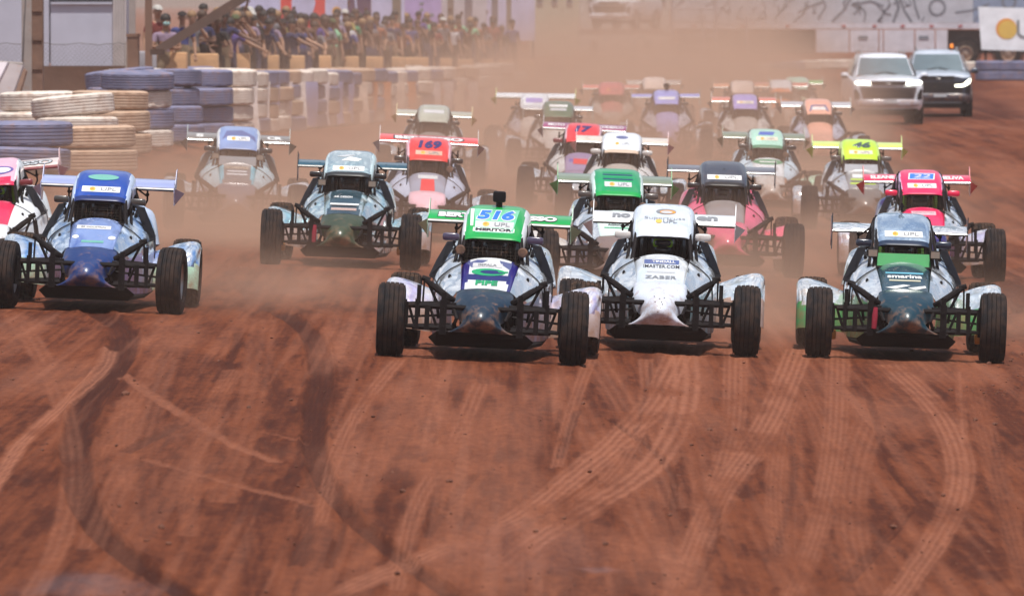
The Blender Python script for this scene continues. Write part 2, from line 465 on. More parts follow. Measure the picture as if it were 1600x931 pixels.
m, nt, b = node_mat('red_earth')
N, L = nt.nodes, nt.links
geo = N.new('ShaderNodeNewGeometry')
mp = N.new('ShaderNodeMapping'); mp.inputs['Scale'].default_value = (1, 0.22, 1)
L.new(geo.outputs['Position'], mp.inputs['Vector'])
def noise(scale, detail, rough=.6):
    n = N.new('ShaderNodeTexNoise'); n.inputs['Scale'].default_value = scale; n.inputs['Detail'].default_value = detail
    n.inputs['Roughness'].default_value = rough; L.new(mp.outputs['Vector'], n.inputs['Vector']); return n
def mathn(op, a, bb, clamp=False):
    n = N.new('ShaderNodeMath'); n.operation = op; n.use_clamp = clamp
    for i, q in enumerate((a, bb)):
        if isinstance(q, (int, float)): n.inputs[i].default_value = q
        elif q is not None: L.new(q, n.inputs[i])
    return n.outputs[0]
def attr(nm):
    n = N.new('ShaderNodeAttribute'); n.attribute_name = nm; return n.outputs['Fac']
fine = noise(16, 8, .7); mid = noise(2.2, 6); spk = noise(60, 3)
t = mathn('ADD', attr('tone'), mathn('MULTIPLY', mathn('SUBTRACT', fine.outputs['Fac'], .5), 1.3))
t = mathn('ADD', t, mathn('MULTIPLY', mathn('SUBTRACT', mid.outputs['Fac'], .5), .8))
mp3 = N.new('ShaderNodeMapping'); mp3.inputs['Scale'].default_value = (1, .022, 1); L.new(geo.outputs['Position'], mp3.inputs['Vector'])
st = N.new('ShaderNodeTexNoise'); st.inputs['Scale'].default_value = 19; st.inputs['Detail'].default_value = 4; L.new(mp3.outputs['Vector'], st.inputs['Vector'])
t = mathn('ADD', t, mathn('MULTIPLY', mathn('SUBTRACT', st.outputs['Fac'], .5), 1.1))
t = mathn('MULTIPLY_ADD', t, 0.5, False); t.node.inputs[2].default_value = 0.55
cr = N.new('ShaderNodeValToRGB')
e = cr.color_ramp.elements
e[0].position = 0.0; e[0].color = (0.050, 0.013, 0.007, 1)
e[1].position = 1.0; e[1].color = (0.275, 0.092, 0.041, 1)
for p, c in ((0.30, (0.080, 0.020, 0.009, 1)), (0.62, (0.164, 0.0455, 0.0185, 1))):
    q = e.new(p); q.color = c
L.new(t, cr.inputs['Fac'])
mx = N.new('ShaderNodeMix'); mx.data_type = 'RGBA'
pf = mathn('MULTIPLY', attr('pale'), mathn('ADD', mathn('MULTIPLY', fine.outputs['Fac'], 1.0), .25), True)
L.new(pf, mx.inputs['Factor']); L.new(cr.outputs['Color'], mx.inputs['A']); mx.inputs['B'].default_value = (0.34, 0.136, 0.082, 1)
L.new(mx.outputs['Result'], b.inputs['Base Color'])
rg = N.new('ShaderNodeMapRange'); rg.inputs['To Min'].default_value = .88; rg.inputs['To Max'].default_value = .34
L.new(mathn('MULTIPLY', attr('damp'), mathn('ADD', mid.outputs['Fac'], .4), True), rg.inputs['Value']); L.new(rg.outputs['Result'], b.inputs['Roughness'])
bp = N.new('ShaderNodeBump'); bp.inputs['Strength'].default_value = .9; bp.inputs['Distance'].default_value = .03
L.new(mathn('ADD', fine.outputs['Fac'], mathn('MULTIPLY', spk.outputs['Fac'], .5)), bp.inputs['Height']); L.new(bp.outputs['Normal'], b.inputs['Normal'])
b.inputs['Specular IOR Level'].default_value = .10
me.materials.append(m)
EARTH = m
g = link('dirt_track', me); g['kind'] = 'structure'

# loose clods and stones on the track
mb = MB()
ic = bmesh.new(); bmesh.ops.create_icosphere(ic, subdivisions=1, radius=1)
iv = [v.co.copy() for v in ic.verts]; ic.verts.index_update(); ifc = [tuple(v.index for v in f.verts) for f in ic.faces]; ic.free()
r0 = random.Random(5)
def clod(x, y, s):
    z = tz(x, y)
    vs = []
    fl = r0.uniform(.45, .8)
    for v in iv:
        k = s * r0.uniform(.65, 1.25)
        vs.append((x + v.x * k, y + v.y * k, z + v.z * k * fl + s * .2))
    mb.add(vs, ifc)
for i in range(1500):
    py = r0.uniform(380, 930); px = r0.uniform(-20, 1620)
    x, y = ground_from_px(px, py)
    if fbm(np.array([x * 1.2]), np.array([y * .3]), 77, 3)[0] < .45 and r0.random() < .7: continue
    clod(x, y, min(.03, .003 + r0.expovariate(1 / .0036)))
for i in range(120):
    px = min(1640, 1600 - abs(r0.gauss(0, 45))); py = r0.uniform(440, 620)
    x, y = ground_from_px(px, py); clod(x, y, min(.04, .006 + r0.expovariate(1 / .007)))
for px, py, s in ((195, 617, .035), (388, 637, .02), (1475, 775, .018), (1110, 673, .03), (1397, 825, .03), (1047, 806, .018), (309, 521, .02), (252, 504, .02), (500, 770, .015)):
    x, y = ground_from_px(px, py); clod(x, y, s)
cl = mb.mesh('dirt_clods', [paint('clod', (0.13, 0.048, 0.028, 1), rough=.95, coat=0, dirt=.3, vary=.3)])
o = link('dirt_clods', cl); o['kind'] = 'stuff'
# ------------------------------------------------------------------ racing buggy: part templates (car space: x right in the picture, y away, z up, front axle at y = 0)
DARK = paint('tube_black', (0.010, 0.008, 0.009, 1), rough=.6, spec=.12, coat=0, dirt=.16, dscale=7)
BLACK = paint('black_panel', (0.006, 0.006, 0.008, 1), rough=.45, spec=.18, coat=0, dirt=.14, dscale=6)
PAN = paint('skid_black', (0.010, 0.008, 0.008, 1), rough=.8, spec=.1, coat=0, dirt=.16, dscale=5)
RIM = paint('rim_alloy', (0.42, 0.40, 0.38, 1), rough=.35, metal=.7, coat=0, dirt=.4)
SEAT = paint('seat_black', (0.012, 0.011, 0.013, 1), rough=.8, spec=.1, coat=0, dirt=.3)
AMBER = paint('caliper_gold', (0.42, 0.17, 0.03, 1), rough=.4, metal=.3, coat=0, dirt=.2)
MESHM = paint('wire_mesh', (0.030, 0.025, 0.023, 1), rough=.6, spec=.1, coat=0, dirt=.3)
LAMPB = paint('lamp_cover', (0.085, 0.045, 0.032, 1), rough=.5, coat=0, dirt=.5, dscale=12)
LENSM = paint('lamp_lens', (0.24, 0.20, 0.17, 1), rough=.2, coat=.5, dirt=.4)
STRAP = paint('tow_strap', (0.30, 0.010, 0.035, 1), rough=.8, coat=0, dirt=.25)
def rubber(key, col, dust):
    if key in MATS: return MATS[key]
    m, nt, b = node_mat(key); N, L = nt.nodes, nt.links
    tc = N.new('ShaderNodeTexCoord'); n = N.new('ShaderNodeTexNoise'); n.inputs['Scale'].default_value = 11; n.inputs['Detail'].default_value = 6
    L.new(tc.outputs['Object'], n.inputs['Vector'])
    mr = N.new('ShaderNodeMapRange'); mr.inputs['From Min'].default_value = .40; mr.inputs['From Max'].default_value = .75
    mr.inputs['To Max'].default_value = dust; L.new(n.outputs['Fac'], mr.inputs['Value'])
    mx = N.new('ShaderNodeMix'); mx.data_type = 'RGBA'; L.new(mr.outputs['Result'], mx.inputs['Factor'])
    mx.inputs['A'].default_value = col; mx.inputs['B'].default_value = DUST; L.new(mx.outputs['Result'], b.inputs['Base Color'])
    b.inputs['Roughness'].default_value = .82; b.inputs['Specular IOR Level'].default_value = .14
    bp = N.new('ShaderNodeBump'); bp.inputs['Strength'].default_value = .3; bp.inputs['Distance'].default_value = .01
    L.new(n.outputs['Fac'], bp.inputs['Height']); L.new(bp.outputs['Normal'], b.inputs['Normal'])
    MATS[key] = m; return m
RUB = rubber('tyre_rubber', (0.010, 0.010, 0.012, 1), .14)
RUBR = rubber('tyre_rubber_rear', (0.014, 0.012, 0.012, 1), .30)

def role(nm):
    k = 'role_' + nm
    if k not in MATS:
        MATS[k] = bpy.data.materials.new(k)
    return MATS[k]

TPL = []     # (name, mesh, key, parent key, local matrix)
def part(name, mb, mats, key=None, parent=None, mat=None, smooth=40, solid=0.0):
    me = mb.mesh(name, mats, smooth, solid) if isinstance(mb, MB) else mb
    TPL.append((name, me, key or name, parent, mat or Matrix()))
    return me

def arch(y, z, w, crown, side, n=15, lean=0.0):
    """cross-section of an arched panel: flat top, round shoulders, vertical sides"""
    out = []
    for i in range(n):
        a = math.pi * i / (n - 1)
        c, s = math.cos(a), math.sin(a)
        x = -w * math.copysign(abs(c) ** .42, c)
        zz = (crown + side) * (abs(s) ** .55) - side
        out.append((x, y + lean * (1 - abs(s)), z + zz - crown))
    return out
# roof scoop
g = [arch(1.09, 1.065, .236, .035, .035, lean=.06), arch(1.12, 1.092, .250, .045, .065, lean=.05), arch(1.24, 1.165, .260, .055, .095, lean=.04), arch(1.42, 1.240, .266, .06, .12), arch(1.62, 1.305, .270, .065, .14),
     arch(1.80, 1.345, .272, .065, .16), arch(1.95, 1.350, .272, .065, .17)]
g = refine(np.array(g), 33, 15)
mb = MB(); mb.grid(g)
for i, f in enumerate(mb.f):
    c = [sum(mb.v[k][j] for k in f) / 4 for j in range(3)]
    lip = c[1] < 1.15
    mb.m[i] = 1 if abs(c[0]) > .228 else (2 if lip else 0)
mb.v = [(x * 1.10, y, z) for x, y, z in mb.v]
ROOF = part('roof', mb, [role('roof'), role('roof_side'), role('roof_lip')], solid=.012)
# hood and nose
def hoodsec(y, z, w, crown, back=.0, n=11):
    return [(-w * math.cos(math.pi * i / (n - 1)), y + back * abs(math.cos(math.pi * i / (n - 1))) ** 2, z - crown + crown * math.sin(math.pi * i / (n - 1)) ** .8) for i in range(n)]
g = refine(np.array([hoodsec(.20, .635, .235, .06), hoodsec(.45, .715, .245, .07), hoodsec(.70, .80, .255, .085), hoodsec(.92, .868, .262, .10), hoodsec(1.04, .895, .268, .115)]), 21, 15)
mb = MB(); mb.grid(g)
for i, f in enumerate(mb.f):
    cx = sum(mb.v[k][0] for k in f) / 4; cy = sum(mb.v[k][1] for k in f) / 4
    mb.m[i] = 1 if abs(cx) > .185 else 0
HOOD = part('hood', mb, [role('hood'), role('hood_edge')], solid=.01)
g = np.array([hoodsec(.24, .655, .255, .06, .02), hoodsec(.04, .625, .258, .085, .06), hoodsec(-.16, .560, .26, .115, .12), hoodsec(-.34, .480, .205, .11, .20), hoodsec(-.41, .400, .170, .06, .16),
              hoodsec(-.38, .330, .215, .035, .10), hoodsec(-.29, .265, .285, .0, .0)])
g = refine(g, 23, 25)
mb = MB(); mb.grid(g)
NOSE = part('nose_cone', mb, [role('nose')], key='nose', solid=.012)
# side panels
top = [(.225, .22, .62), (.25, .65, .765), (.275, 1.0, .86), (.31, 1.4, .955), (.34, 1.75, 1.015), (.33, 2.02, .99)]
up2 = [(.27, .24, .585), (.34, .65, .70), (.40, 1.0, .785), (.445, 1.4, .865), (.465, 1.75, .90), (.44, 2.02, .88)]
sh = [(.30, .26, .52), (.42, .65, .60), (.50, 1.0, .665), (.535, 1.4, .71), (.535, 1.75, .72), (.50, 2.02, .70)]
md = [(.30, .26, .35), (.435, .65, .38), (.515, 1.0, .40), (.54, 1.4, .42), (.54, 1.75, .42), (.51, 2.02, .42)]
bt = [(.28, .26, .17), (.42, .65, .165), (.50, 1.0, .16), (.52, 1.4, .16), (.52, 1.75, .16), (.5, 2.02, .18)]
for s in (-1, 1):
    g = refine(np.array([[(s * x, y, z) for x, y, z in r] for r in (top, up2, sh, md, bt)]), 19, 17)
    mb = MB(); mb.grid(g)
    for i, f in enumerate(mb.f):
        c = [sum(mb.v[k][j] for k in f) / 4 for j in range(3)]
        mb.m[i] = 1 if c[2] < .50 + .06 * c[1] else 0
    mb.ell((s * .355, .72, .715), (.016, .02, .026), 8, 5, mi=2)
    for ci_ in (6, 12):
        mb.tube([Vector(r_[ci_]) + Vector((s * .002, -.002, .002)) for r_ in g[:12]], .0028, 4, mi=2, cap=False)
    mb.tube([Vector(q_) + Vector((s * .002, -.002, .002)) for q_ in g[8]], .0028, 4, mi=2, cap=False)
    part('side_panel', mb, [role('side'), role('side_low'), BLACK], key='side%d' % s, solid=.006)
    # dark intake slab outside the cockpit
    mb = MB()
    mb.prism([(s * .345, 1.36, 1.015), (s * .425, 1.40, 1.00), (s * .51, 1.30, .83), (s * .565, 1.18, .69), (s * .51, 1.12, .67), (s * .45, 1.16, .80)], (s * .008, .03, .010))
    part('side_intake', mb, [BLACK], key='intake%d' % s, smooth=None)
    # rear pod beside the cockpit
    mb = MB()
    g = refine(np.array([[(s * x, y, z) for x, y, z in r] for r in ([(.34, 1.70, 1.02), (.40, 2.0, 1.0), (.38, 2.3, .92)], [(.45, 1.68, .90), (.50, 2.0, .92), (.46, 2.35, .82)], [(.54, 1.66, .64), (.565, 2.0, .62), (.50, 2.4, .58)])]), 9, 9)
    mb.grid(g); part('rear_pod', mb, [role('pod')], key='pod%d' % s, solid=.01)
    # rear fender in front of and over the rear tyre
    prof = [(1.46, .20), (1.47, .33), (1.51, .46), (1.59, .56), (1.70, .615), (1.80, .635)]
    rows_ = []
    for u, dz, dy in ((0, -.13, .10), (.25, -.085, .05), (.5, -.035, .02), (.8, 0, 0), (.95, -.02, .03), (1, -.07, .06)):
        rows_.append([(s * (.50 + .50 * u), y + dy, z + dz * (z / .7)) for y, z in prof])
    g = refine(np.array(rows_), 17, 15)
    mb = MB(); mb.grid(g)
    for i, f in enumerate(mb.f):
        c = [sum(mb.v[k][j] for k in f) / 4 for j in range(3)]
        mb.m[i] = 1 if c[2] < .42 else 0
    part('rear_fender', mb, [role('fender'), role('fender_low')], key='fender%d' % s, solid=.008)
    # mirror
    mb = MB(); mb.ell((s * .385, 1.16, 1.065), (.078, .035, .036), 14, 8, .45)
    part('mirror', mb, [role('mirror')], key='mirror%d' % s)
    mb = MB(); mb.tube([(s * .36, 1.17, 1.035), (s * .335, 1.2, .93)], .008, 6)
    part('stalk', mb, [DARK], key='stalk%d' % s, parent='mirror%d' % s)
    # headlamps (two kinds)
    mb = MB(); mb.lathe([(0, -.02), (.036, -.02), (.045, -.008), (.045, .03), (.03, .05), (0, .05)], (s * .285, 1.0, .955), 'y', 20)
    part('headlight', mb, [LAMPB], key='lampround%d' % s)
    mb = MB(); mb.ell((s * .30, 1.0, .975), (.052, .03, .042), 14, 6, .35); mb.box((s * .30, .968, .975), (.085, .004, .062), mi=1)
    part('headlight', mb, [DARK, LENSM], key='lamprect%d' % s)
    # suspension
    mb = MB()
    for z, dy in ((.30, .12), (.50, .10)):
        mb.tube([(s * .24, -.12, z), (s * .72, .0, z - .02)], .017, 7); mb.tube([(s * .26, .34, z), (s * .72, .02, z - .02)], .017, 7)
    mb.tube([(s * .72, 0, .24), (s * .72, 0, .52)], .035, 8)
    mb.box((s * .70, .02, .40), (.05, .10, .20))
    mb.tube([(s * .25, .10, .40), (s * .70, .10, .36)], .012, 6)
    part('suspension_arm', mb, [DARK], key='arm%d' % s)
    mb = MB()
    mb.tube([(s * .53, .02, .70), (s * .42, -.06, .63), (s * .31, -.10, .555), (s * .255, -.08, .535)], [.022, .034, .034, .022], 8)
    mb.tube([(s * .50, .06, .665), (s * .42, .05, .50), (s * .40, .04, .36)], .015, 6)
    mb.tube([(s * .565, .02, .72), (s * .49, .02, .70)], .026, 7)
    mb.tube([(s * .54, .0, .70), (s * .545, .0, .50)], .010, 6)
    for k in range(6):
        mb.lathe([(.030, -.006), (.036, 0), (.030, .006)], (s * (.47 - .022 * k), -.02 - .011 * k, .665 - .016 * k), 'x', 10)
    part('shock_absorber', mb, [DARK], key='shock%d' % s)
    mb = MB(); mb.ell((s * .69, .05, .22), (.035, .05, .05), 8, 6, .5)
    part('brake_caliper', mb, [AMBER], key='caliper%d' % s)
    # rear suspension
    mb = MB()
    mb.tube([(s * .25, 1.85, .36), (s * .70, 2.15, .34)], .022, 7); mb.tube([(s * .28, 2.5, .36), (s * .70, 2.2, .34)], .022, 7)
    mb.tube([(s * .55, 2.1, .36), (s * .36, 2.2, .82)], .032, 8)
    part('trailing_arm', mb, [DARK], key='trail%d' % s)
# front frame
mb = MB()
mb.tube([(-.66, -.14, .475), (-.3, -.20, .475), (.3, -.20, .475), (.66, -.14, .475)], .024, 8)
mb.tube([(-.62, -.14, .285), (-.3, -.20, .285), (.3, -.20, .285), (.62, -.14, .285)], .026, 8)
for s in (-1, 1):
    mb.box((s * .345, -.232, .385), (.062, .014, .31)); mb.box((s * .345, -.215, .56), (.045, .02, .10))
    mb.box((s * .49, -.205, .375), (.044, .014, .22)); mb.box((s * .585, -.175, .40), (.036, .014, .27))
    mb.tube([(s * .575, -.15, .37), (s * .575, -.12, .66)], .020, 7)
    mb.tube([(s * .40, -.18, .29), (s * .47, -.18, .47)], .014, 6); mb.tube([(s * .60, -.14, .29), (s * .66, -.12, .47)], .014, 6)
    for z in (.30, .46):
        mb.lathe([(0, -.008), (.014, -.008), (.014, .008), (0, .008)], (s * .345, -.246, z), 'y', 8)
    mb.tube([(s * .26, -.19, .475), (s * .22, -.28, .38), (s * .26, -.19, .285)], .018, 6)
part('front_frame', mb, [DARK])
mb = MB()
mb.prism([(-.40, -.22, .255), (.40, -.22, .255), (.47, -.20, .20), (.41, -.12, .13), (-.41, -.12, .13), (-.47, -.20, .20)], (0, .06, -.01))
mb.prism([(-.40, -.1, .125), (.40, -.1, .125), (.50, .9, .12), (.50, 2.2, .14), (-.50, 2.2, .14), (-.50, .9, .12)], (0, 0, .03))
mb.tube([(-.40, -.21, .255), (.40, -.21, .255)], .016, 6)
part('skid_plate', mb, [PAN], smooth=None)
# bulkhead behind the nose, firewall, interior
for nm_, c_, d_ in (('bulkhead', (0, .05, .37), (.40, .05, .34)), ('firewall', (0, 1.93, .66), (.62, .03, .95)), ('dashboard', (0, 1.0, .50), (.46, .03, .62))):
    mb = MB(); mb.box(c_, d_); part(nm_, mb, [BLACK], smooth=None)
# roll cage
mb = MB()
for s in (-1, 1):
    mb.tube([(s * .285, .98, .82), (s * .272, 1.05, .93), (s * .256, 1.15, 1.055), (s * .25, 1.4, 1.17), (s * .245, 1.85, 1.30)], .021, 8)
    mb.tube([(s * .34, 1.0, .78), (s * .315, 1.2, .97), (s * .285, 1.45, 1.17), (s * .262, 1.8, 1.285)], .016, 7)
    mb.tube([(s * .43, 1.9, .3), (s * .35, 1.88, 1.0), (s * .26, 1.86, 1.28), (s * .15, 1.86, 1.32)], .022, 8)
    mb.tube([(s * .26, 1.88, 1.25), (s * .32, 2.4, .95), (s * .30, 2.75, .60)], .020, 8)
    mb.tube([(s * .34, 1.75, .98), (s * .36, 1.3, .92)], .018, 7)
mb.tube([(-.256, 1.15, 1.055), (.256, 1.15, 1.055)], .018, 8); mb.tube([(-.27, 1.0, .84), (.27, 1.0, .84)], .016, 8)
mb.tube([(-.26, 1.86, 1.29), (.26, 1.86, 1.29)], .02, 8)
part('roll_cage', mb, [DARK])
# windscreen wire mesh
mb = MB()
def ws(u, v): return (u * (.268 - .020 * v), 1.03 + .12 * v, .835 + .228 * v)
for i in range(13):
    u = -1 + 2 * i / 12; mb.tube([ws(u, 0), ws(u, 1)], .0021, 4, cap=False)
for j in range(9):
    v = j / 8; mb.tube([ws(-1, v), ws(1, v)], .0021, 4, cap=False)
part('windscreen_mesh', mb, [MESHM], smooth=None)
mb = MB(); mb.prism([(-.262, 1.012, .84), (.262, 1.012, .84), (.252, 1.080, .975), (-.252, 1.080, .975)], (0, .004, 0))
part('wind_deflector', mb, [role('defl')], key='defl', smooth=None)
mb = MB(); mb.ell((0, 1.72, .48), (.21, .28, .09), 12, 6, .6); mb.ell((0, 1.86, .80), (.20, .06, .30), 12, 8, .6); mb.ell((-.19, 1.74, .98), (.035, .10, .12), 8, 6, .6, mi=1); mb.ell((.19, 1.74, .98), (.035, .10, .12), 8, 6, .6, mi=1)
part('seat', mb, [SEAT, role('pads')], mat=Matrix.Translation((0, 0, -.05)))
mb = MB()
mb.tube([(.13 * math.cos(a), 1.24 - .05 * math.sin(a), .80 + .12 * math.sin(a)) for a in [2 * math.pi * k / 18 for k in range(19)]], .014, 7)
mb.tube([(0, 1.0, .62), (0, 1.24, .80)], .016, 7); mb.box((0, 1.24, .80), (.22, .012, .03))
part('steering_wheel', mb, [SEAT], mat=Matrix.Translation((0, -.06, -.12)))
mb = MB(); mb.box((0, 2.45, .48), (.42, .50, .42)); mb.ell((0, 2.4, .74), (.2, .22, .10), 12, 6, .5); mb.tube([(.2, 2.6, .5), (.32, 2.8, .52), (.30, 3.0, .56)], .04, 8)
mb.tube([(-.3, 2.75, .30), (.3, 2.75, .30)], .022, 6); mb.tube([(-.3, 2.75, .60), (.3, 2.75, .60)], .022, 6)
for s in (-1, 1): mb.tube([(s * .3, 2.75, .30), (s * .3, 2.75, .60)], .022, 6)
part('engine', mb, [DARK])
# wing, slightly curved aerofoil with its upper face turned to the front
WY, WZ, WH = 2.30, 1.215, .66
def foil_sec(x):
    pts = []
    for (c, t) in ((0, 0), (.012, .022), (.07, .036), (.17, .036), (.28, .024), (.34, .010), (.35, .002), (.30, -.006), (.2, -.016), (.08, -.020), (.012, -.016)):
        y = c; z = t + .22 * c + .14 * c * c
        pts.append((x, WY - .16 + y, WZ - .045 + z))
    return pts
g = [foil_sec(x) for x in np.linspace(-WH, WH, 9)]
mb = MB(); mb.grid(g, closed=True)
mb.f.append(tuple(range(11))); mb.m.append(1); mb.f.append(tuple(range(88, 99))); mb.m.append(1)
for i, f in enumerate(mb.f[:-2]):
    c = [sum(mb.v[k][j] for k in f) / 4 for j in range(3)]
    mb.m[i] = 1 if (c[2] - (WZ - .045) - .22 * (c[1] - WY + .16) - .14 * (c[1] - WY + .16) ** 2 < .008 or c[1] < WY - .14) else 0  # underside and leading edge take a darker tone, shade painted in
WING = part('wing', mb, [role('wing'), role('wing_under')], smooth=50)
for s in (-1, 1):
    mb = MB()
    x = s * (WH + .002)
    mb.prism([(x, WY - .17, WZ - .07), (x, WY + .22, WZ - .02), (x, WY + .24, WZ + .165), (x, WY + .14, WZ + .15), (x, WY + .02, WZ + .02), (x, WY - .17, WZ - .01)], (s * .006, 0, 0))
    mb.prism([(x, WY - .17, WZ - .02), (x, WY + .10, WZ - .20), (s * (WH + .10), WY + .02, WZ - .075)], (0, .006, 0))
    mb.prism([(x, WY - .17, WZ - .02), (x, WY - .1, WZ - .20), (x, WY + .12, WZ - .20), (x, WY + .20, WZ - .05)], (s * .005, 0, 0))
    part('endplate', mb, [role('endplate')], key='delta%d' % s, parent='wing', smooth=None)
    mb = MB()
    mb.prism([(x, WY - .15, WZ - .10), (x, WY + .2, WZ - .24), (x, WY + .22, WZ + .14), (x, WY + .1, WZ + .14), (x, WY - .15, WZ + .03)], (s * .006, 0, 0))
    mb.tube([(x, WY - .15, WZ + .18), (x, WY - .15, WZ - .27)], .006, 6)
    part('endplate', mb, [role('endplate')], key='plate%d' % s, parent='wing', smooth=None)
    mb = MB(); mb.tube([(s * .40, WY - .02, WZ - .03), (s * .40, WY, WZ - .16), (s * .30, WY + .06, .86)], .011, 6); mb.tube([(s * .40, WY, WZ - .12), (s * .26, 1.9, 1.22)], .009, 6)
    mb.ell((s * .40, WY - .01, WZ - .10), (.02, .02, .02), 6, 4)
    part('wing_strut', mb, [DARK], key='strut%d' % s)
mb = MB(); mb.ell((.01, 1.78, 1.435), (.062, .06, .052), 10, 6, .35); mb.tube([(.01, 1.80, 1.33), (.01, 1.80, 1.40)], .03, 8)
part('roof_camera', mb, [BLACK], key='cambox')
mb = MB(); mb.tube([(0, 1.90, 1.36), (0, 1.90, 1.44)], .012, 6); mb.tube([(0, 1.90, 1.41), (0, 1.88, 1.41)], .02, 6)
part('antenna', mb, [BLACK], key='antenna')
mb = MB(); mb.tube([(-.30, -.262, .50), (-.305, -.272, .42), (-.31, -.262, .30)], [.02, .028, .024], 8)
part('tow_strap', mb, [STRAP], key='tow')

# wheels: hub mesh with tyre and rim as sub-parts, wheel origin at the hub
def wheel_parts(key, x, y, r, w, rear):
    M = Matrix.Translation((x, y, r))
    mb = MB(); mb.lathe([(0, -w * .30), (.06, -w * .30), (.07, -w * .1), (.14, 0), (.07, w * .1), (.06, w * .3), (0, w * .3)], (0, 0, 0), 'x', 16)
    part('wheel', mb, [DARK], key=key, mat=M)
    h = w / 2
    prof = [(.185, -h * .80), (.21, -h * .95), (r * .80, -h * 1.0), (r * .93, -h * .93)]
    nb = 5 if not rear else 6
    xs = np.linspace(-h * .84, h * .84, nb + 1)
    for k in range(nb):
        a, b2 = xs[k] + .004, xs[k + 1] - .004
        cr_ = lambda t: r - .016 * (abs(t) / h) ** 2.2
        gr = .014 if not rear else .016
        prof += [(cr_(a) - gr, a - .003), (cr_(a), a), (cr_(b2), b2), (cr_(b2) - gr, b2 + .003)]
    prof += [(r * .93, h * .93), (r * .80, h * 1.0), (.21, h * .95), (.185, h * .80)]
    mb = MB()
    if rear:
        mb.lathe(prof, (0, 0, 0), 'x', 72, mod=lambda i, j, q: q - (.015 if (i + (j // 4) * 2) % 4 == 0 and 4 <= j < len(prof) - 4 else 0))
    else:
        mb.lathe(prof, (0, 0, 0), 'x', 44)
    part('tyre', mb, [RUBR if rear else RUB], key=key + 't', parent=key, smooth=30)
    mb = MB(); mb.lathe([(.19, -h * .82), (.20, -h * .86), (.185, -h * .7), (.16, -h * .5), (.155, h * .5), (.185, h * .7), (.20, h * .86), (.19, h * .82)], (0, 0, 0), 'x', 28)
    mb.lathe([(.16, h * .35), (.10, h * .20), (.05, h * .38), (0, h * .38)], (0, 0, 0), 'x', 28); mb.lathe([(.16, -h * .35), (.10, -h * .20), (.05, -h * .38), (0, -h * .38)], (0, 0, 0), 'x', 28)
    part('rim', mb, [RIM], key=key + 'r', parent=key)
for s in (-1, 1):
    wheel_parts('fw%d' % s, s * .825, 0, .335, .25, False)
    wheel_parts('rw%d' % s, s * .835, 2.15, .345, .29, True)

# ------------------------------------------------------------------ flat print laid on the panels (x across, h = height seen from the front, metres)
BV = {}
for nm, me_ in (('roof', ROOF), ('hood', HOOD), ('nose', NOSE), ('wing', WING)):
    BV[nm] = BVHTree.FromPolygons([v.co.copy() for v in me_.vertices], [tuple(p.vertices) for p in me_.polygons])
KV = .0465
def project(me, bv, lift):
    bm = bmesh.new(); bm.from_mesh(me)
    bmesh.ops.triangulate(bm, faces=bm.faces)
    for _ in range(3):
        le = [e for e in bm.edges if e.calc_length() > .045]
        if not le: break
        bmesh.ops.subdivide_edges(bm, edges=le, cuts=1); bmesh.ops.triangulate(bm, faces=bm.faces)
    dr = Vector((0, 1, -KV)).normalized(); dead = []
    for v in bm.verts:
        loc, nor, ix, ds = bv.ray_cast(Vector((v.co.x, -3, v.co.y + 3 * KV)), dr)
        if loc is None: dead.append(v); continue
        if nor.dot(dr) > 0: nor = -nor
        v.co = loc + nor * lift
    bmesh.ops.delete(bm, geom=dead, context='VERTS')
    # drop faces that were stretched over an edge
    bad = [f for f in bm.faces if max(e.calc_length() for e in f.edges) > .3]
    bmesh.ops.delete(bm, geom=bad, context='FACES')
    bm.to_mesh(me); bm.free(); return me
def text_mesh(s, cx, ch, w, h, shear=0.0, bold=.03):
    cu = bpy.data.curves.new('lettering', 'FONT'); cu.body = s; cu.size = 1; cu.offset = bold; cu.shear = shear; cu.resolution_u = 3
    ob = bpy.data.objects.new('lettering', cu); COL.objects.link(ob)
    dg = bpy.context.evaluated_depsgraph_get()
    me = bpy.data.meshes.new_from_object(ob.evaluated_get(dg))
    bpy.data.objects.remove(ob); bpy.data.curves.remove(cu)
    co = np.array([v.co for v in me.vertices])
    mn, mxx = co.min(0), co.max(0)
    for v in me.vertices:
        v.co = (cx + ((v.co.x - mn[0]) / (mxx[0] - mn[0]) - .5) * w, ch + ((v.co.y - mn[1]) / (mxx[1] - mn[1]) - .5) * h, 0)
    me.materials.clear()
    return me
def poly_mesh(pts):
    me = bpy.data.meshes.new('sticker'); me.from_pydata([(x, y, 0) for x, y in pts], [], [tuple(range(len(pts)))]); return me
def ell_pts(cx, ch, rx, rh, n=24): return [(cx + rx * math.cos(2 * math.pi * k / n), ch + rh * math.sin(2 * math.pi * k / n)) for k in range(n)]
def rect_pts(cx, ch, w, h, sk=0): return [(cx - w / 2 - sk, ch - h / 2), (cx + w / 2 - sk, ch - h / 2), (cx + w / 2 + sk, ch + h / 2), (cx - w / 2 + sk, ch + h / 2)]
WHITE = flat_print('white', (.74, .74, .74, 1)); INK = flat_print('ink', (.03, .03, .035, 1)); GREYI = flat_print('grey', (.22, .23, .25, 1))
ORNG = flat_print('orange', (.75, .30, .05, 1)); YELL = flat_print('yellow', (.70, .46, .10, 1)); BLUEP = flat_print('blue', (.03, .17, .62, 1))
NAVYP = flat_print('navy', (.012, .018, .13, 1)); GRNP = flat_print('green', (.01, .30, .12, 1)); REDP = flat_print('red', (.60, .03, .03, 1)); SILV = flat_print('silver', (.48, .50, .53, 1))
SKYP = flat_print('skyblue', (.16, .50, .66, 1)); LIMEP = flat_print('lime', (.50, .72, .04, 1)); PALEG = flat_print('pale_grey', (.55, .55, .57, 1)); PURP = flat_print('purple', (.12, .09, .32, 1))
DC = {}
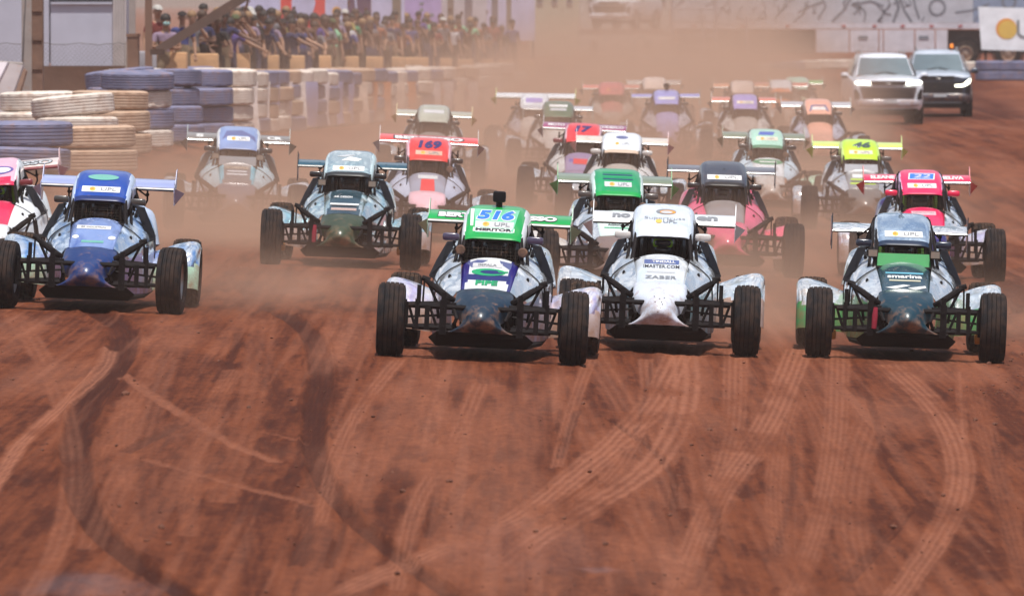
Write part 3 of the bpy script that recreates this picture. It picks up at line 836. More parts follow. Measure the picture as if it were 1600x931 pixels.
def dk_text(t, s, cx, ch, w, h, m, shear=0, bold=.03, lift=.006): return ('text', t, (s, cx, ch, w, h, shear, bold), m, lift)
def dk_rect(t, cx, ch, w, h, m, sk=0, lift=.003): return ('poly', t, tuple(rect_pts(cx, ch, w, h, sk)), m, lift)
def dk_ell(t, cx, ch, rx, rh, m, lift=.004): return ('poly', t, tuple(ell_pts(cx, ch, rx, rh)), m, lift)
def dk_poly(t, pts, m, lift=.003): return ('poly', t, tuple(pts), m, lift)
def decal_mesh(d):
    kind, tgt, spec, m, lift = d
    k = (kind, tgt, spec, m.name, lift)
    if k in DC: return DC[k]
    me = text_mesh(*spec) if kind == 'text' else poly_mesh(spec)
    me = project(me, BV[tgt], lift)
    me.materials.clear(); me.materials.append(m)
    DC[k] = me
    return me
RH = lambda v: 1.155 + .245 * v          # roof: 0 at the lip, 1 at the rear edge
HH = lambda v: .66 + .26 * v            # hood: 0 at the nose, 1 at the windscreen
def upl(v=.27, w=.36, box=WHITE, cx=0):
    h = RH(v)
    out = []
    if box: out.append(dk_rect('roof', cx, h, w, .058, box))
    return out + [dk_ell('roof', cx - w * .22, h, .030, .022, YELL), dk_ell('roof', cx - w * .235, h + .005, .018, .013, ORNG, .0048), dk_text('roof', 'UPL', cx + w * .20, h, w * .40, .034, GREYI, bold=.01)]
# ------------------------------------------------------------------ people: skeleton skinned to one continuous surface
def skin_body(joints, bones, tags, mats, sub=2):
    """joints: {name: (pos, r or (rx, ry))}; bones: (a, b, tag); first joint is the root"""
    names = list(joints)
    me = bpy.data.meshes.new('body')
    me.from_pydata([joints[n][0] for n in names], [(names.index(a), names.index(b)) for a, b, _ in bones], [])
    ob = bpy.data.objects.new('body', me); COL.objects.link(ob)
    ob.modifiers.new('skin', 'SKIN')
    if not me.skin_vertices: 
        bm = bmesh.new(); bm.from_mesh(me); bm.verts.layers.skin.verify(); bm.to_mesh(me); bm.free()
    for i, n in enumerate(names):
        r = joints[n][1]; sv = me.skin_vertices[0].data[i]
        sv.radius = r if isinstance(r, tuple) else (r, r)
        sv.use_root = (i == 0)
    ss = ob.modifiers.new('sub', 'SUBSURF'); ss.levels = sub; ss.render_levels = sub
    dg = bpy.context.evaluated_depsgraph_get(); dg.update()
    out = bpy.data.meshes.new_from_object(ob.evaluated_get(dg))
    bpy.data.objects.remove(ob); bpy.data.meshes.remove(me)
    segs = [(Vector(joints[a][0]), Vector(joints[b][0]), tags.index(t)) for a, b, t in bones]
    out.materials.clear()
    for mt in mats: out.materials.append(mt)
    for p in out.polygons:
        c = p.center; best = 9
        for a, b, t in segs:
            ab = b - a; u = max(0, min(1, (c - a).dot(ab) / max(ab.length_squared, 1e-9)))
            dd = (a + ab * u - c).length
            if dd < best: best, ti = dd, t
        p.material_index = ti; p.use_smooth = True
    return out
def add_islands(me, mb, smooth=True):
    """join small features (fingers, ears, eyes) into the body mesh"""
    base = [tuple(v.co) for v in me.vertices]; faces = [tuple(p.vertices) for p in me.polygons]; mi = [p.material_index for p in me.polygons]
    o = len(base); mats = list(me.materials); nm = me.name
    me2 = bpy.data.meshes.new('person_body')
    me2.from_pydata(base + mb.v, [], faces + [tuple(i + o for i in f) for f in mb.f])
    for mt in mats: me2.materials.append(mt)
    me2.polygons.foreach_set('material_index', mi + mb.m)
    me2.polygons.foreach_set('use_smooth', [True] * len(me2.polygons))
    me2.update(); bpy.data.meshes.remove(me)
    return me2
def fingers(mb, wrist, d, side, up, mi, curl=.5, s=1.0):
    """five bent fingers at the end of a palm; d = direction of the hand, side = towards the thumb, up = back of the hand"""
    w, d, side, up = Vector(wrist), Vector(d).normalized(), Vector(side).normalized(), Vector(up).normalized()
    k = w + d * .085 * s
    for i, ln in enumerate((.070, .078, .073, .058)):
        b = k + side * (.027 - .018 * i) * s
        a1, a2 = curl * .9, curl * 1.9
        p1 = b + (d * math.cos(a1 * .5) - up * math.sin(a1 * .5)) * ln * .5 * s
        p2 = p1 + (d * math.cos(a1) - up * math.sin(a1)) * ln * .3 * s
        p3 = p2 + (d * math.cos(a2) - up * math.sin(a2)) * ln * .25 * s
        mb.tube([b - d * .02 * s, p1, p2, p3], [.0098 * s, .009 * s, .0082 * s, .006 * s], 6, mi)
    b = w + d * .03 * s + side * .028 * s
    p1 = b + (d * .7 + side * .7).normalized() * .035 * s
    p2 = p1 + (d * .9 + side * .25 - up * curl * .4).normalized() * .03 * s
    mb.tube([b - side * .012 * s, b, p1, p2], [.012 * s, .0125 * s, .010 * s, .007 * s], 6, mi)

# the driver, seated with both hands on the wheel (car space)
def driver_mesh():
    J = {'pelvis': ((0, 1.72, .52), (.15, .12)), 'waist': ((0, 1.76, .66), (.13, .11)), 'chest': ((0, 1.77, .82), (.17, .12)), 'neckb': ((0, 1.74, .93), .075), 'neck': ((0, 1.72, .975), .06), 'head': ((0, 1.70, 1.05), .07)}
    B = [('pelvis', 'waist', 'suit'), ('waist', 'chest', 'suit'), ('chest', 'neckb', 'suit'), ('neckb', 'neck', 'suit'), ('neck', 'head', 'suit')]
    for s, n in ((-1, 'l'), (1, 'r')):
        J.update({'sh' + n: ((s * .185, 1.74, .90), .062), 'el' + n: ((s * .235, 1.50, .76), .046), 'wr' + n: ((s * .145, 1.30, .815), .033), 'pa' + n: ((s * .130, 1.245, .835), (.036, .022)),
                  'hp' + n: ((s * .09, 1.66, .50), .085), 'kn' + n: ((s * .12, 1.28, .56), .062), 'an' + n: ((s * .10, .92, .36), .042), 'to' + n: ((s * .10, .84, .44), .035)})
        B += [('chest', 'sh' + n, 'suit'), ('sh' + n, 'el' + n, 'suit'), ('el' + n, 'wr' + n, 'suit'), ('wr' + n, 'pa' + n, 'glove'), ('pelvis', 'hp' + n, 'suit'), ('hp' + n, 'kn' + n, 'suit'), ('kn' + n, 'an' + n, 'suit'), ('an' + n, 'to' + n, 'glove')]
    me = skin_body(J, B, ['suit', 'glove'], [role('suit'), SEAT], 2)
    mb = MB()
    for s in (-1, 1): fingers(mb, (s * .143, 1.31, .81), (-s * .1, -.8, .35), (-s * .75, -.1, .65), (0, .3, .9), 1, 1.1)
    return add_islands(me, mb)
DRIVER = driver_mesh()
mb = MB(); mb.ell((0, 1.70, 1.085), (.125, .148, .140), 20, 14, .92); mb.ell((0, 1.59, 1.035), (.085, .06, .050), 14, 8, .7)
mb.prism([(-.10, 1.575, 1.17), (.10, 1.575, 1.17), (.09, 1.48, 1.155), (-.09, 1.48, 1.155)], (0, 0, .012))
HELMET = mb.mesh('helmet', [role('helmet')], 40)
mb = MB(); mb.ell((0, 1.60, 1.105), (.098, .055, .050), 16, 8, .6)
GOGG = mb.mesh('goggles', [role('goggle')], 40)
mb = MB(); mb.ell((0, 1.585, 1.107), (.082, .052, .036), 16, 8, .6)
GLENS = mb.mesh('goggle_lens', [paint('goggle_lens', (.03, .04, .06, 1), rough=.08, coat=1, dirt=.05)], 40)
mb = MB()
for s in (-1, 1): mb.tube([(s * .09, 1.66, .93), (s * .10, 1.635, .85), (s * .07, 1.63, .72)], [.026, .028, .024], 6)
HARN = mb.mesh('harness', [role('pads')], 40)

# ------------------------------------------------------------------ liveries
def P(key, rgb, **k):
    a = dict(rough=.28, coat=.6, dirt=.22, bump=.10, bscale=3.0, mud=.20); a.update(k)
    if 'nose' in key: a.update(coat=.18, rough=.34, bump=.30, bscale=4.5)
    return paint('paint_' + key, lin(*rgb), **a)
def foil(key, c1, c2, rough=.12, metal=.64, dirt=.22, scale=3.0, crinkle=1.0):
    """crinkled foil wrap; streaks carry livery tint and painted-in sky reflection"""
    m = paint(key, c1, rough=rough, metal=metal, coat=.6, dirt=dirt, vary=.05, mud=.18)
    nt = m.node_tree; N, L = nt.nodes, nt.links; b = N['Principled BSDF']
    hs = [n for n in N if n.type == 'HUE_SAT'][0]; tc = [n for n in N if n.type == 'TEX_COORD'][0]
    mp = N.new('ShaderNodeMapping'); mp.inputs['Scale'].default_value = (scale, scale * .35, scale * .8); mp.inputs['Rotation'].default_value = (.3, .5, .2)
    L.new(tc.outputs['Object'], mp.inputs['Vector'])
    n = N.new('ShaderNodeTexNoise'); n.inputs['Scale'].default_value = 1.6; n.inputs['Detail'].default_value = 3; n.inputs['Distortion'].default_value = 1.2
    L.new(mp.outputs['Vector'], n.inputs['Vector'])
    r = N.new('ShaderNodeValToRGB'); r.color_ramp.elements[0].position = .40; r.color_ramp.elements[0].color = c1; r.color_ramp.elements[1].position = .68; r.color_ramp.elements[1].color = c2
    L.new(n.outputs['Fac'], r.inputs['Fac']); L.new(r.outputs['Color'], hs.inputs['Color'])
    mp2 = N.new('ShaderNodeMapping'); mp2.inputs['Scale'].default_value = (2.6, .9, 2.0); mp2.inputs['Rotation'].default_value = (.6, .2, .5); L.new(tc.outputs['Object'], mp2.inputs['Vector'])
    n3 = N.new('ShaderNodeTexNoise'); n3.inputs['Scale'].default_value = 1.3; n3.inputs['Detail'].default_value = 2; n3.inputs['Distortion'].default_value = .8; L.new(mp2.outputs['Vector'], n3.inputs['Vector'])
    bp = N.new('ShaderNodeBump'); bp.inputs['Strength'].default_value = crinkle; bp.inputs['Distance'].default_value = .14
    L.new(n3.outputs['Fac'], bp.inputs['Height']); L.new(bp.outputs['Normal'], b.inputs['Normal']); L.new(bp.outputs['Normal'], b.inputs['Coat Normal'])
    return m
FOIL = foil('foil_silver', (.94, .95, .96, 1), (.74, .86, .97, 1))  # pale blue streaks: sky reflection painted into the silver
FOILL = foil('foil_lavender', (.80, .80, .87, 1), (.50, .47, .74, 1), metal=.35, dirt=.38)
ICE = foil('foil_ice', (.88, .92, .97, 1), (.66, .79, .95, 1), metal=.30, dirt=.14, rough=.2, scale=1.4, crinkle=.35)  # sky-blue streaks imitate a reflected sky in the base colour
FOILR = foil('foil_roof_blue', (.62, .76, .90, 1), (.10, .27, .55, 1), scale=1.3, crinkle=.4)
FOILT = foil('foil_roof_teal', (.72, .84, .86, 1), (.22, .48, .58, 1), scale=1.5, crinkle=.4)
FOILB = foil('foil_blue', (.80, .88, .96, 1), (.20, .42, .80, 1))
FOILC = foil('foil_teal', (.80, .86, .86, 1), (.34, .62, .74, 1))
FOILD = paint('foil_dark', (.035, .085, .115, 1), rough=.18, metal=.3, coat=.8, dirt=.20, vary=.3, bump=.35, bscale=3)
LOWB = P('low_blue', (120, 135, 165), dirt=.45)
def base(**k):
    d = dict(roof=P('white', (225, 228, 232)), roof_side=P('white', (225, 228, 232)), hood=P('white', (225, 228, 232)), hood_edge=None, nose=P('navy_nose', (22, 44, 62)),
             side=FOIL, side_low=LOWB, pod=FOIL, fender=FOIL, fender_low=None, mirror=P('black_mirror', (28, 26, 30)), wing=P('white', (225, 228, 232)),
             wing_under=P('wing_black', (30, 24, 24)), endplate=P('pale_plate', (190, 200, 195)), pads=P('seat_grey', (60, 60, 60)), defl=P('defl_grey', (120, 122, 128)), suit=P('suit_black', (30, 30, 36), rough=.9, coat=0),
             helmet=P('helmet_dark', (40, 30, 30)), goggle=P('goggle_black', (25, 25, 25)))
    d.update(k)
    d['hood_edge'] = d['hood_edge'] or d['hood']; d['fender_low'] = d['fender_low'] or P('fender_dusty', (176, 160, 160), dirt=.55, rough=.6); d.setdefault('roof_lip', d['roof'])
    return d
GREEN = P('racing_green', (10, 158, 72)); WHT = P('white', (225, 228, 232)); NAVY = P('navy', (28, 24, 112)); RED = P('signal_red', (226, 52, 46)); PINK = P('hot_pink', (232, 34, 92))
LIME = P('lime', (190, 232, 40)); LIMEPAD = P('lime_pad', (165, 222, 20), rough=.6, dirt=.1); BLUE = P('royal_blue', (26, 70, 160)); MAUVE = P('mirror_mauve', (70, 62, 88)); GREYW = P('dusty_white', (205, 200, 196), dirt=.4)
CARS = []
def car(x, d, label, liv, decals=(), lamp='lampround', end='delta', yaw=0., steer=0., wdz=0., ws=1.0, extra=(), defl=False, driver=None, cat='racing buggy'):
    CARS.append(dict(x=x, d=d, label=label, liv=liv, decals=list(decals), lamp=lamp, end=end, yaw=yaw, steer=steer, wdz=wdz, ws=ws, extra=extra, defl=defl, driver=driver))
def wtxt(s, x, w, m, bold=.03, out=None):
    """lettering on the front-facing band of the wing"""
    hh = WZ + .124
    r = []
    if out: r.append(dk_text('wing', s, x, hh, w * 1.05, .058, out, bold=bold + .05, lift=.004))
    return r + [dk_text('wing', s, x, hh, w, .044, m, bold=bold)]
def swirl(c, m):
    return [dk_ell('hood', 0, HH(.55), .155, .034, m, .0045), dk_ell('hood', .03, HH(.55), .105, .017, c, .0055), dk_rect('hood', .13, HH(.57), .09, .012, m, lift=.0065)]

# front row
car(-.23, 70.0, 'green and white buggy with blue roof number 516 leading the front row', base(roof=GREEN, roof_side=WHT, hood=WHT, hood_edge=NAVY, nose=P('navy_nose', (22, 44, 62)), wing=GREEN, side=FOIL, mirror=MAUVE,
    endplate=P('plate_green', (150, 190, 160)), fender=FOILL),
    [dk_poly('roof', [(-.16, RH(.06)), (.17, RH(.06)), (.20, RH(.98)), (-.20, RH(.98))], P('pale_green_stripe', (120, 205, 165)), lift=.0024), dk_poly('roof', [(-.21, RH(.30)), (-.185, RH(.30)), (-.20, RH(.97)), (-.235, RH(.97))], WHITE),
     dk_text('roof', '516', .0, RH(.74), .345, .107, WHITE, shear=.15, bold=.075, lift=.0045), dk_text('roof', '516', .0, RH(.74), .325, .090, BLUEP, shear=.15, bold=.05, lift=.0065)]
    + upl(.38, .34, PALEG) + [dk_rect('roof', 0, RH(.17), .365, .036, WHITE), dk_text('roof', 'MERITOR', 0, RH(.17), .32, .026, INK, bold=.05),
     dk_poly('hood', [(-.20, HH(.26)), (.20, HH(.26)), (.19, HH(.46)), (-.19, HH(.46))], NAVYP, lift=.0024), dk_poly('hood', [(-.21, HH(.84)), (-.12, HH(.99)), (-.02, HH(.99)), (-.16, HH(.70))], P('slate_print', (96, 104, 150)), lift=.0022), dk_poly('hood', [(.08, HH(.99)), (.2, HH(.90)), (.19, HH(.66)), (.10, HH(.86))], P('slate_print', (96, 104, 150)), lift=.0022), dk_rect('hood', -.02, HH(.80), .27, .036, PALEG, lift=.0036), dk_text('hood', 'IMPALA', -.02, HH(.80), .17, .022, GREYI)]
    + swirl(NAVYP, GRNP) + [dk_text('hood', 'PIPE', 0, HH(.16), .20, .045, GRNP, bold=.05)] + wtxt('BERT', -.42, .30, WHITE, .06, INK) + wtxt('SSO', .40, .26, WHITE, .06, INK),
    yaw=2.8, extra=('cambox',), steer=3, driver='dark')
car(1.40, 73.4, 'silvery white buggy with grey swirl on its roof and white nose', base(roof=ICE, roof_side=P('ice_white', (214, 226, 242)), hood=ICE, nose=P('nose_white', (208, 216, 232), dirt=.3), wing=WHT,
    side=FOIL, side_low=P('low_teal', (120, 160, 180), dirt=.35), mirror=GREYW, fender=FOIL, helmet=P('helmet_black', (22, 22, 26)), goggle=LIMEPAD, endplate=WHT),
    [dk_ell('roof', .02, RH(.82), .095, .026, GREYI), dk_ell('roof', .035, RH(.80), .075, .019, ORNG, .0048), dk_ell('roof', .025, RH(.79), .055, .014, SILV, .0056), dk_text('roof', 'Supertruss', .01, RH(.53), .38, .034, GREYI, bold=.0), dk_text('roof', 'UPL', .06, RH(.42), .13, .032, GREYI, bold=.02, lift=.007),
     dk_ell('roof', -.045, RH(.42), .03, .02, YELL),
     dk_rect('hood', 0, HH(.79), .33, .040, P('bluegrey_strip', (92, 110, 165)), lift=.003), dk_text('hood', 'TINDALL', .02, HH(.79), .22, .022, WHITE), dk_text('hood', 'IMASTER.COM', 0, HH(.61), .34, .030, INK, bold=.01), dk_rect('hood', 0, HH(.41), .27, .016, SILV), dk_text('hood', 'ZABER', 0, HH(.20), .30, .030, GREYI, bold=.02)]
    + wtxt('no', -.40, .17, GREYI, .05) + wtxt('en', .40, .20, GREYI, .05) + [dk_ell('nose', a, b, .006, .005, P('mud_speck', (70, 35, 25)), .002) for a, b in [(-.04, .46), (.0, .49), (.03, .44), (.01, .41), (-.02, .42), (.045, .50), (-.05, .51), (.02, .46), (-.01, .37)]],
    lamp=None, wdz=-.02, ws=1.04, yaw=1.5, driver='lime', steer=1)
car(3.74, 74.0, 'dark teal buggy with green windscreen panel, rightmost in front', base(roof=FOILR, roof_side=FOIL, roof_lip=P('lip_navy', (24, 44, 70)), hood=FOILD, nose=P('teal_nose', (14, 52, 66)), wing=FOIL, side=FOIL,
    side_low=P('low_green', (60, 150, 90), dirt=.35), mirror=P('mirror_navy', (28, 36, 54)), defl=P('defl_green', (20, 140, 66), rough=.6), pads=LIMEPAD, fender=FOIL, fender_low=P('low_green', (60, 150, 90), dirt=.35), endplate=P('plate_dark', (60, 58, 62))),
    upl(.27, .37) + [dk_rect('hood', 0, HH(.66), .36, .010, SKYP), dk_text('hood', 'smarina', 0, HH(.52), .33, .032, WHITE, bold=.03), dk_rect('hood', 0, HH(.38), .30, .014, P('sand', (200, 195, 170))), dk_poly('hood', [(-.19, HH(.10)), (-.02, HH(.22)), (.05, HH(.20)), (-.10, HH(.06))], WHITE), dk_poly('hood', [(.02, HH(.10)), (.19, HH(.20)), (.2, HH(.13)), (.10, HH(.04))], WHITE)],
    lamp='lamprect', end='plate', yaw=.6, extra=('antenna', 'tow', 'caliper'), defl=True, driver='dark', steer=-1, wdz=-.04)
car(-4.18, 77.0, 'royal blue buggy with white sticker on its blue roof, left in the front row', base(roof=BLUE, roof_side=P('pale_blue', (196, 212, 240)), roof_lip=P('lip_blue', (16, 40, 100)), hood=foil('foil_hood_blue', (.30, .42, .78, 1), (.05, .12, .46, 1), metal=.3, scale=1.6, crinkle=.35), nose=P('nose_blue', (24, 52, 108)), wing=P('wing_blue', (150, 160, 205)), wing_under=P('wing_navy', (14, 18, 48)), side=FOILB,
    side_low=P('low_lav', (140, 130, 185), dirt=.3), pod=P('pale_blue', (196, 212, 240)), fender=FOILB, fender_low=P('fender_mint', (170, 205, 180), dirt=.45), mirror=P('mirror_brown', (64, 58, 54)), endplate=P('plate_lilac', (180, 188, 220))),
    upl(.30, .37) + [dk_ell('roof', .0, RH(.82), .15, .030, P('mint_print', (110, 180, 165))), dk_rect('hood', -.02, HH(.70), .34, .034, WHITE), dk_text('hood', 'GR INDUSTRIAL', -.02, HH(.70), .26, .016, GREYI), dk_rect('hood', 0, HH(.13), .22, .022, P('mint_print', (110, 180, 165))), dk_ell('hood', -.18, HH(.30), .035, .018, WHITE), dk_ell('hood', .18, HH(.30), .035, .018, WHITE)],
    lamp=None, yaw=1.2, steer=-4, driver='dark', ws=1.02)
car(-5.72, 86.0, 'white and red buggy cut off by the left edge behind the blue one', base(roof=P('rose_pale', (232, 176, 196)), roof_side=WHT, roof_lip=P('rose_red', (212, 40, 84)), hood=P('rose_red', (212, 40, 84)), nose=WHT, wing=P('wing_cream', (225, 205, 200)), wing_under=P('wing_red', (120, 24, 34)), side=WHT, pod=WHT, side_low=WHT, mirror=P('mirror_red', (118, 42, 46)), endplate=P('plate_pink', (225, 190, 195)), pads=LIMEPAD),
    [dk_ell('roof', .06, RH(.52), .17, .05, PURP), dk_ell('roof', .10, RH(.52), .10, .03, WHITE, .005), dk_rect('roof', 0, RH(.10), .54, .05, P('rose_red', (212, 40, 84)))] + wtxt('ESSO', .38, .42, SILV, .03, INK), lamp=None, yaw=2, driver='lime', wdz=.02)
car(-2.0, 92.0, 'olive nosed buggy with teal and white roof in the second row', base(roof=FOILT, roof_side=P('pale_teal', (205, 226, 230)), roof_lip=P('lip_dark', (40, 44, 46)), hood=FOILD, hood_edge=FOILC, nose=P('olive_nose', (52, 66, 46)), wing=P('teal_wing', (60, 104, 122), metal=.5, rough=.25), side=FOILC, side_low=FOILC, fender=FOILC, endplate=P('plate_dark', (60, 58, 62)), mirror=P('mirror_blk', (36, 28, 28))),
    upl(.20, .36) + [dk_poly('roof', [(-.1, RH(.60)), (.0, RH(.80)), (.14, RH(.70)), (.10, RH(.58))], WHITE), dk_poly('roof', [(-.16, RH(.80)), (-.02, RH(.92)), (.06, RH(.88)), (-.06, RH(.78))], SILV), dk_text('hood', 'AIR DESIGN', -.03, HH(.72), .22, .022, WHITE), dk_rect('hood', 0, HH(.38), .34, .020, WHITE), dk_rect('hood', 0, HH(.30), .30, .014, INK, lift=.004), dk_rect('hood', 0, HH(.14), .30, .030, P('salmon', (190, 160, 150)))],
    lamp='lamprect', end='plate', yaw=1.6, extra=('tow', 'caliper'), steer=2, driver='dark', wdz=-.05)
car(-1.17, 103.0, 'bright red buggy with number 169 and red lettered wing', base(roof=RED, roof_side=P('pink_side', (240, 190, 200)), hood=P('grey_hood', (150, 150, 165)), nose=P('pink_side', (240, 190, 200)), wing=P('wing_coral', (232, 80, 76)), wing_under=P('wing_crimson', (160, 28, 36)), side=P('lilac_white', (205, 208, 226), metal=.3), endplate=P('plate_grey', (180, 176, 178)), mirror=P('mirror_blk', (36, 28, 28))),
    [dk_text('roof', '169', .01, RH(.72), .30, .115, NAVYP, shear=.15, bold=.05, lift=.006), dk_rect('hood', 0, HH(.84), .26, .05, PALEG), dk_poly('hood', [(-.10, HH(.0)), (.10, HH(.0)), (.085, HH(.72)), (-.085, HH(.72))], P('red_stripe', (226, 52, 46)), lift=.0036)] + upl(.24, .34, P('tan_print', (214, 170, 150)))
    + wtxt('BERTESSO', 0, .92, WHITE, .05, INK), lamp='lampround', yaw=-1, driver='dark', wdz=.09)
car(-3.74, 104.0, 'grey blue buggy with blue and white roof half hidden in dust', base(roof=P('roof_cloud', (128, 150, 196)), roof_side=WHT, hood=P('hood_grey', (120, 112, 112)), hood_edge=P('cyan_edge', (110, 180, 200)), nose=P('nose_grey', (110, 104, 116)), wing=P('wing_grey', (120, 116, 112)), side=P('cyan_white', (190, 215, 222), metal=.3), endplate=P('plate_teal', (128, 150, 150)), pod=P('pod_brown', (70, 54, 48)), defl=P('defl_grey', (120, 122, 128))),
    [dk_poly('roof', [(-.22, RH(.35)), (-.16, RH(.85)), (.05, RH(.90)), (.22, RH(.55)), (.23, RH(.25)), (.12, RH(.62)), (-.1, RH(.62))], P('slate_print', (96, 104, 150)))] + upl(.42, .30, WHITE) + [dk_text('hood', 'SCHEFFER', 0, HH(.78), .32, .032, P('text_sand', (200, 180, 160)), bold=.03), dk_rect('hood', 0, HH(.60), .26, .018, PALEG), dk_rect('hood', 0, HH(.44), .28, .022, PALEG)]
    + wtxt('CR', .47, .20, WHITE, .05) + wtxt('S', -.5, .10, WHITE, .05), lamp='lamprect', yaw=-2, defl=True, driver=None, ws=1.05, wdz=-.03)
car(1.18, 88.5, 'green and white striped buggy right behind the leading 516', base(roof=P('stripe_green', (22, 150, 90)), roof_side=P('mint_white', (215, 235, 228)), roof_lip=GREEN, hood=P('mint_white', (215, 235, 228)), nose=P('nose_dust', (128, 108, 102)), wing=P('wing_moss', (120, 132, 112)), side=FOIL, endplate=P('plate_bright', (110, 190, 130)), mirror=P('mirror_taupe', (86, 76, 72)), fender=GREYW),
    [dk_rect('roof', 0, RH(.50 + .11 * k), .33, .012, NAVYP if k % 2 else GRNP) for k in range(5)] + upl(.36, .30, PALEG) + [dk_rect('hood', 0, HH(.78), .50, .018, GRNP), dk_rect('hood', 0, HH(.70), .28, .05, PALEG, lift=.0036), dk_text('hood', 'TRANSMIG', 0, HH(.52), .26, .026, INK, bold=.03), dk_text('hood', 'AGRICOLA', 0, HH(.40), .26, .022, INK, bold=.03), dk_rect('hood', 0, HH(.27), .34, .012, GRNP)], lamp='lampround', yaw=-1.5, driver='dark')
car(2.60, 95.5, 'pink sided buggy with plain black roof and wide grey wing', base(roof=P('anthracite', (64, 66, 76)), roof_side=P('anthracite', (64, 66, 76)), roof_lip=P('wing_black', (30, 24, 24)), hood=P('hood_dustgrey', (140, 130, 128)), nose=P('pink_body', (220, 90, 120)), wing=P('wing_slate', (104, 104, 112)), side=P('pink_body', (220, 90, 120)), side_low=P('pink_body', (220, 90, 120)), pod=P('pink_body', (220, 90, 120)), fender=P('pink_body', (220, 90, 120)), mirror=P('mirror_blk', (36, 28, 28)), endplate=P('plate_dark', (60, 58, 62))),
    upl(.26, .42) + [dk_ell('roof', 0, RH(.70), .012, .010, INK)], lamp=None, end='plate', yaw=-.8, driver='white', ws=1.02, wdz=.03)
car(5.05, 95.0, 'hot pink and white buggy with blue number patch on its roof', base(roof=PINK, roof_side=P('lilac_side', (225, 190, 225)), hood=PINK, nose=P('navy', (28, 24, 112)), wing=P('wing_pink', (222, 40, 84)), wing_under=P('wing_maroon', (70, 12, 30)), side=FOIL, side_low=NAVY, pod=NAVY, fender=FOILL, mirror=P('mirror_pink', (226, 28, 76)), endplate=P('plate_rose', (225, 100, 110)), pads=LIMEPAD),
    [dk_rect('roof', .01, RH(.76), .33, .085, WHITE, .01), dk_rect('roof', .01, RH(.76), .30, .070, BLUEP, .01, .004), dk_text('roof', '22', .01, RH(.77), .22, .050, PALEG, shear=.2, bold=.02, lift=.0055)] + upl(.26, .36) + [dk_rect('hood', 0, HH(.78), .30, .050, P('pale_pink', (235, 190, 200))), dk_text('hood', 'CONSTRUTORA', 0, HH(.80), .26, .018, GREYI, bold=0)] + wtxt('MELIVA', .43, .30, WHITE, .04) + wtxt('ELEANE', -.43, .30, WHITE, .04),
    lamp=None, yaw=-.5, driver='dark', steer=-1)
car(5.27, 117.0, 'lime yellow buggy with dark number 46 on its roof', base(roof=LIME, roof_side=P('lime_pale', (215, 240, 130)), hood=P('hood_silver', (165, 168, 172), metal=.4), nose=P('nose_steel', (120, 116, 114), metal=.4), wing=P('wing_lime', (205, 226, 110)), wing_under=P('wing_olive', (40, 40, 24)), side=FOIL, endplate=P('plate_lime', (200, 225, 120)), mirror=P('mirror_taupe', (86, 76, 72)), defl=P('defl_silver', (160, 164, 172))),
    [dk_text('roof', '46', .02, RH(.74), .27, .095, P('ink_teal', (36, 70, 70)), shear=.2, bold=.05, lift=.006)] + upl(.26, .34, P('cream_print', (235, 225, 205))) + [dk_rect('hood', 0, HH(.68), .30, .06, WHITE), dk_rect('hood', 0, HH(.46), .36, .022, LIMEP), dk_rect('hood', 0, HH(.34), .36, .014, P('wing_olive', (40, 40, 24))), dk_rect('hood', 0, HH(.22), .38, .026, LIMEP)], lamp=None, yaw=-.6, defl=True, driver='dark', wdz=.02, ws=1.03)
car(4.07, 124.0, 'pale green and white buggy with round green patch on its bonnet', base(roof=P('roof_mint', (170, 214, 196)), roof_side=P('mint_white', (215, 235, 228)), roof_lip=P('lip_green', (70, 130, 100)), hood=WHT, nose=GREYW, wing=P('wing_moss', (120, 132, 112)), side=P('ice_side', (200, 222, 235)), fender=P('fender_mint', (170, 205, 180), dirt=.45), endplate=P('plate_sage', (160, 170, 150))),
    [dk_rect('roof', 0, RH(.82), .24, .06, P('blue_num', (60, 100, 190)), .02)] + upl(.45, .34, P('cream_print', (235, 225, 205))) + [dk_ell('hood', 0, HH(.80), .24, .045, P('patch_green', (70, 150, 110))), dk_rect('hood', 0, HH(.80), .28, .02, WHITE, lift=.006), dk_text('hood', 'TURBO', 0, HH(.35), .3, .04, GREYI, shear=.3)], yaw=-1.5, driver='dark')
car(1.59, 115.0, 'dusty white buggy with long cream wing following the striped green one', base(roof=P('roof_snow', (226, 230, 236)), roof_lip=P('lip_sand', (205, 180, 160)), hood=P('hood_taupe', (176, 164, 156)), nose=P('nose_dust', (128, 108, 102)), wing=P('wing_sand', (214, 202, 190), dirt=.4), side=GREYW, pod=GREYW, endplate=P('plate_pink', (225, 190, 195)), mirror=GREYW),
    [dk_ell('roof', 0, RH(.80), .09, .024, P('slate_print', (96, 104, 150)))] + upl(.40, .30, None), lamp=None, yaw=1.0, driver='dark', ws=1.04)
car(1.05, 122.0, 'red roofed buggy with purple number and red and purple bonnet patch', base(roof=P('brick_red', (222, 50, 56)), roof_side=P('pink_side', (240, 190, 200)), hood=P('hood_lilac', (150, 130, 165)), nose=P('hood_lilac', (150, 130, 165)), wing=P('wing_plum', (150, 70, 110)), wing_under=P('wing_maroon', (70, 12, 30)), side=GREYW, mirror=P('mirror_red', (118, 42, 46)), endplate=P('plate_grey', (180, 176, 178))),
    [dk_text('roof', '17', 0, RH(.70), .27, .11, NAVYP, shear=.15, bold=.06, lift=.006), dk_rect('hood', 0, HH(.55), .36, .05, PURP), dk_rect('hood', 0, HH(.50), .22, .09, REDP, lift=.004)] + wtxt('TODESCO', .42, .4, WHITE, .02) + wtxt('MOTO', -.45, .26, WHITE, .02), lamp=None, yaw=2.0, wdz=.06)
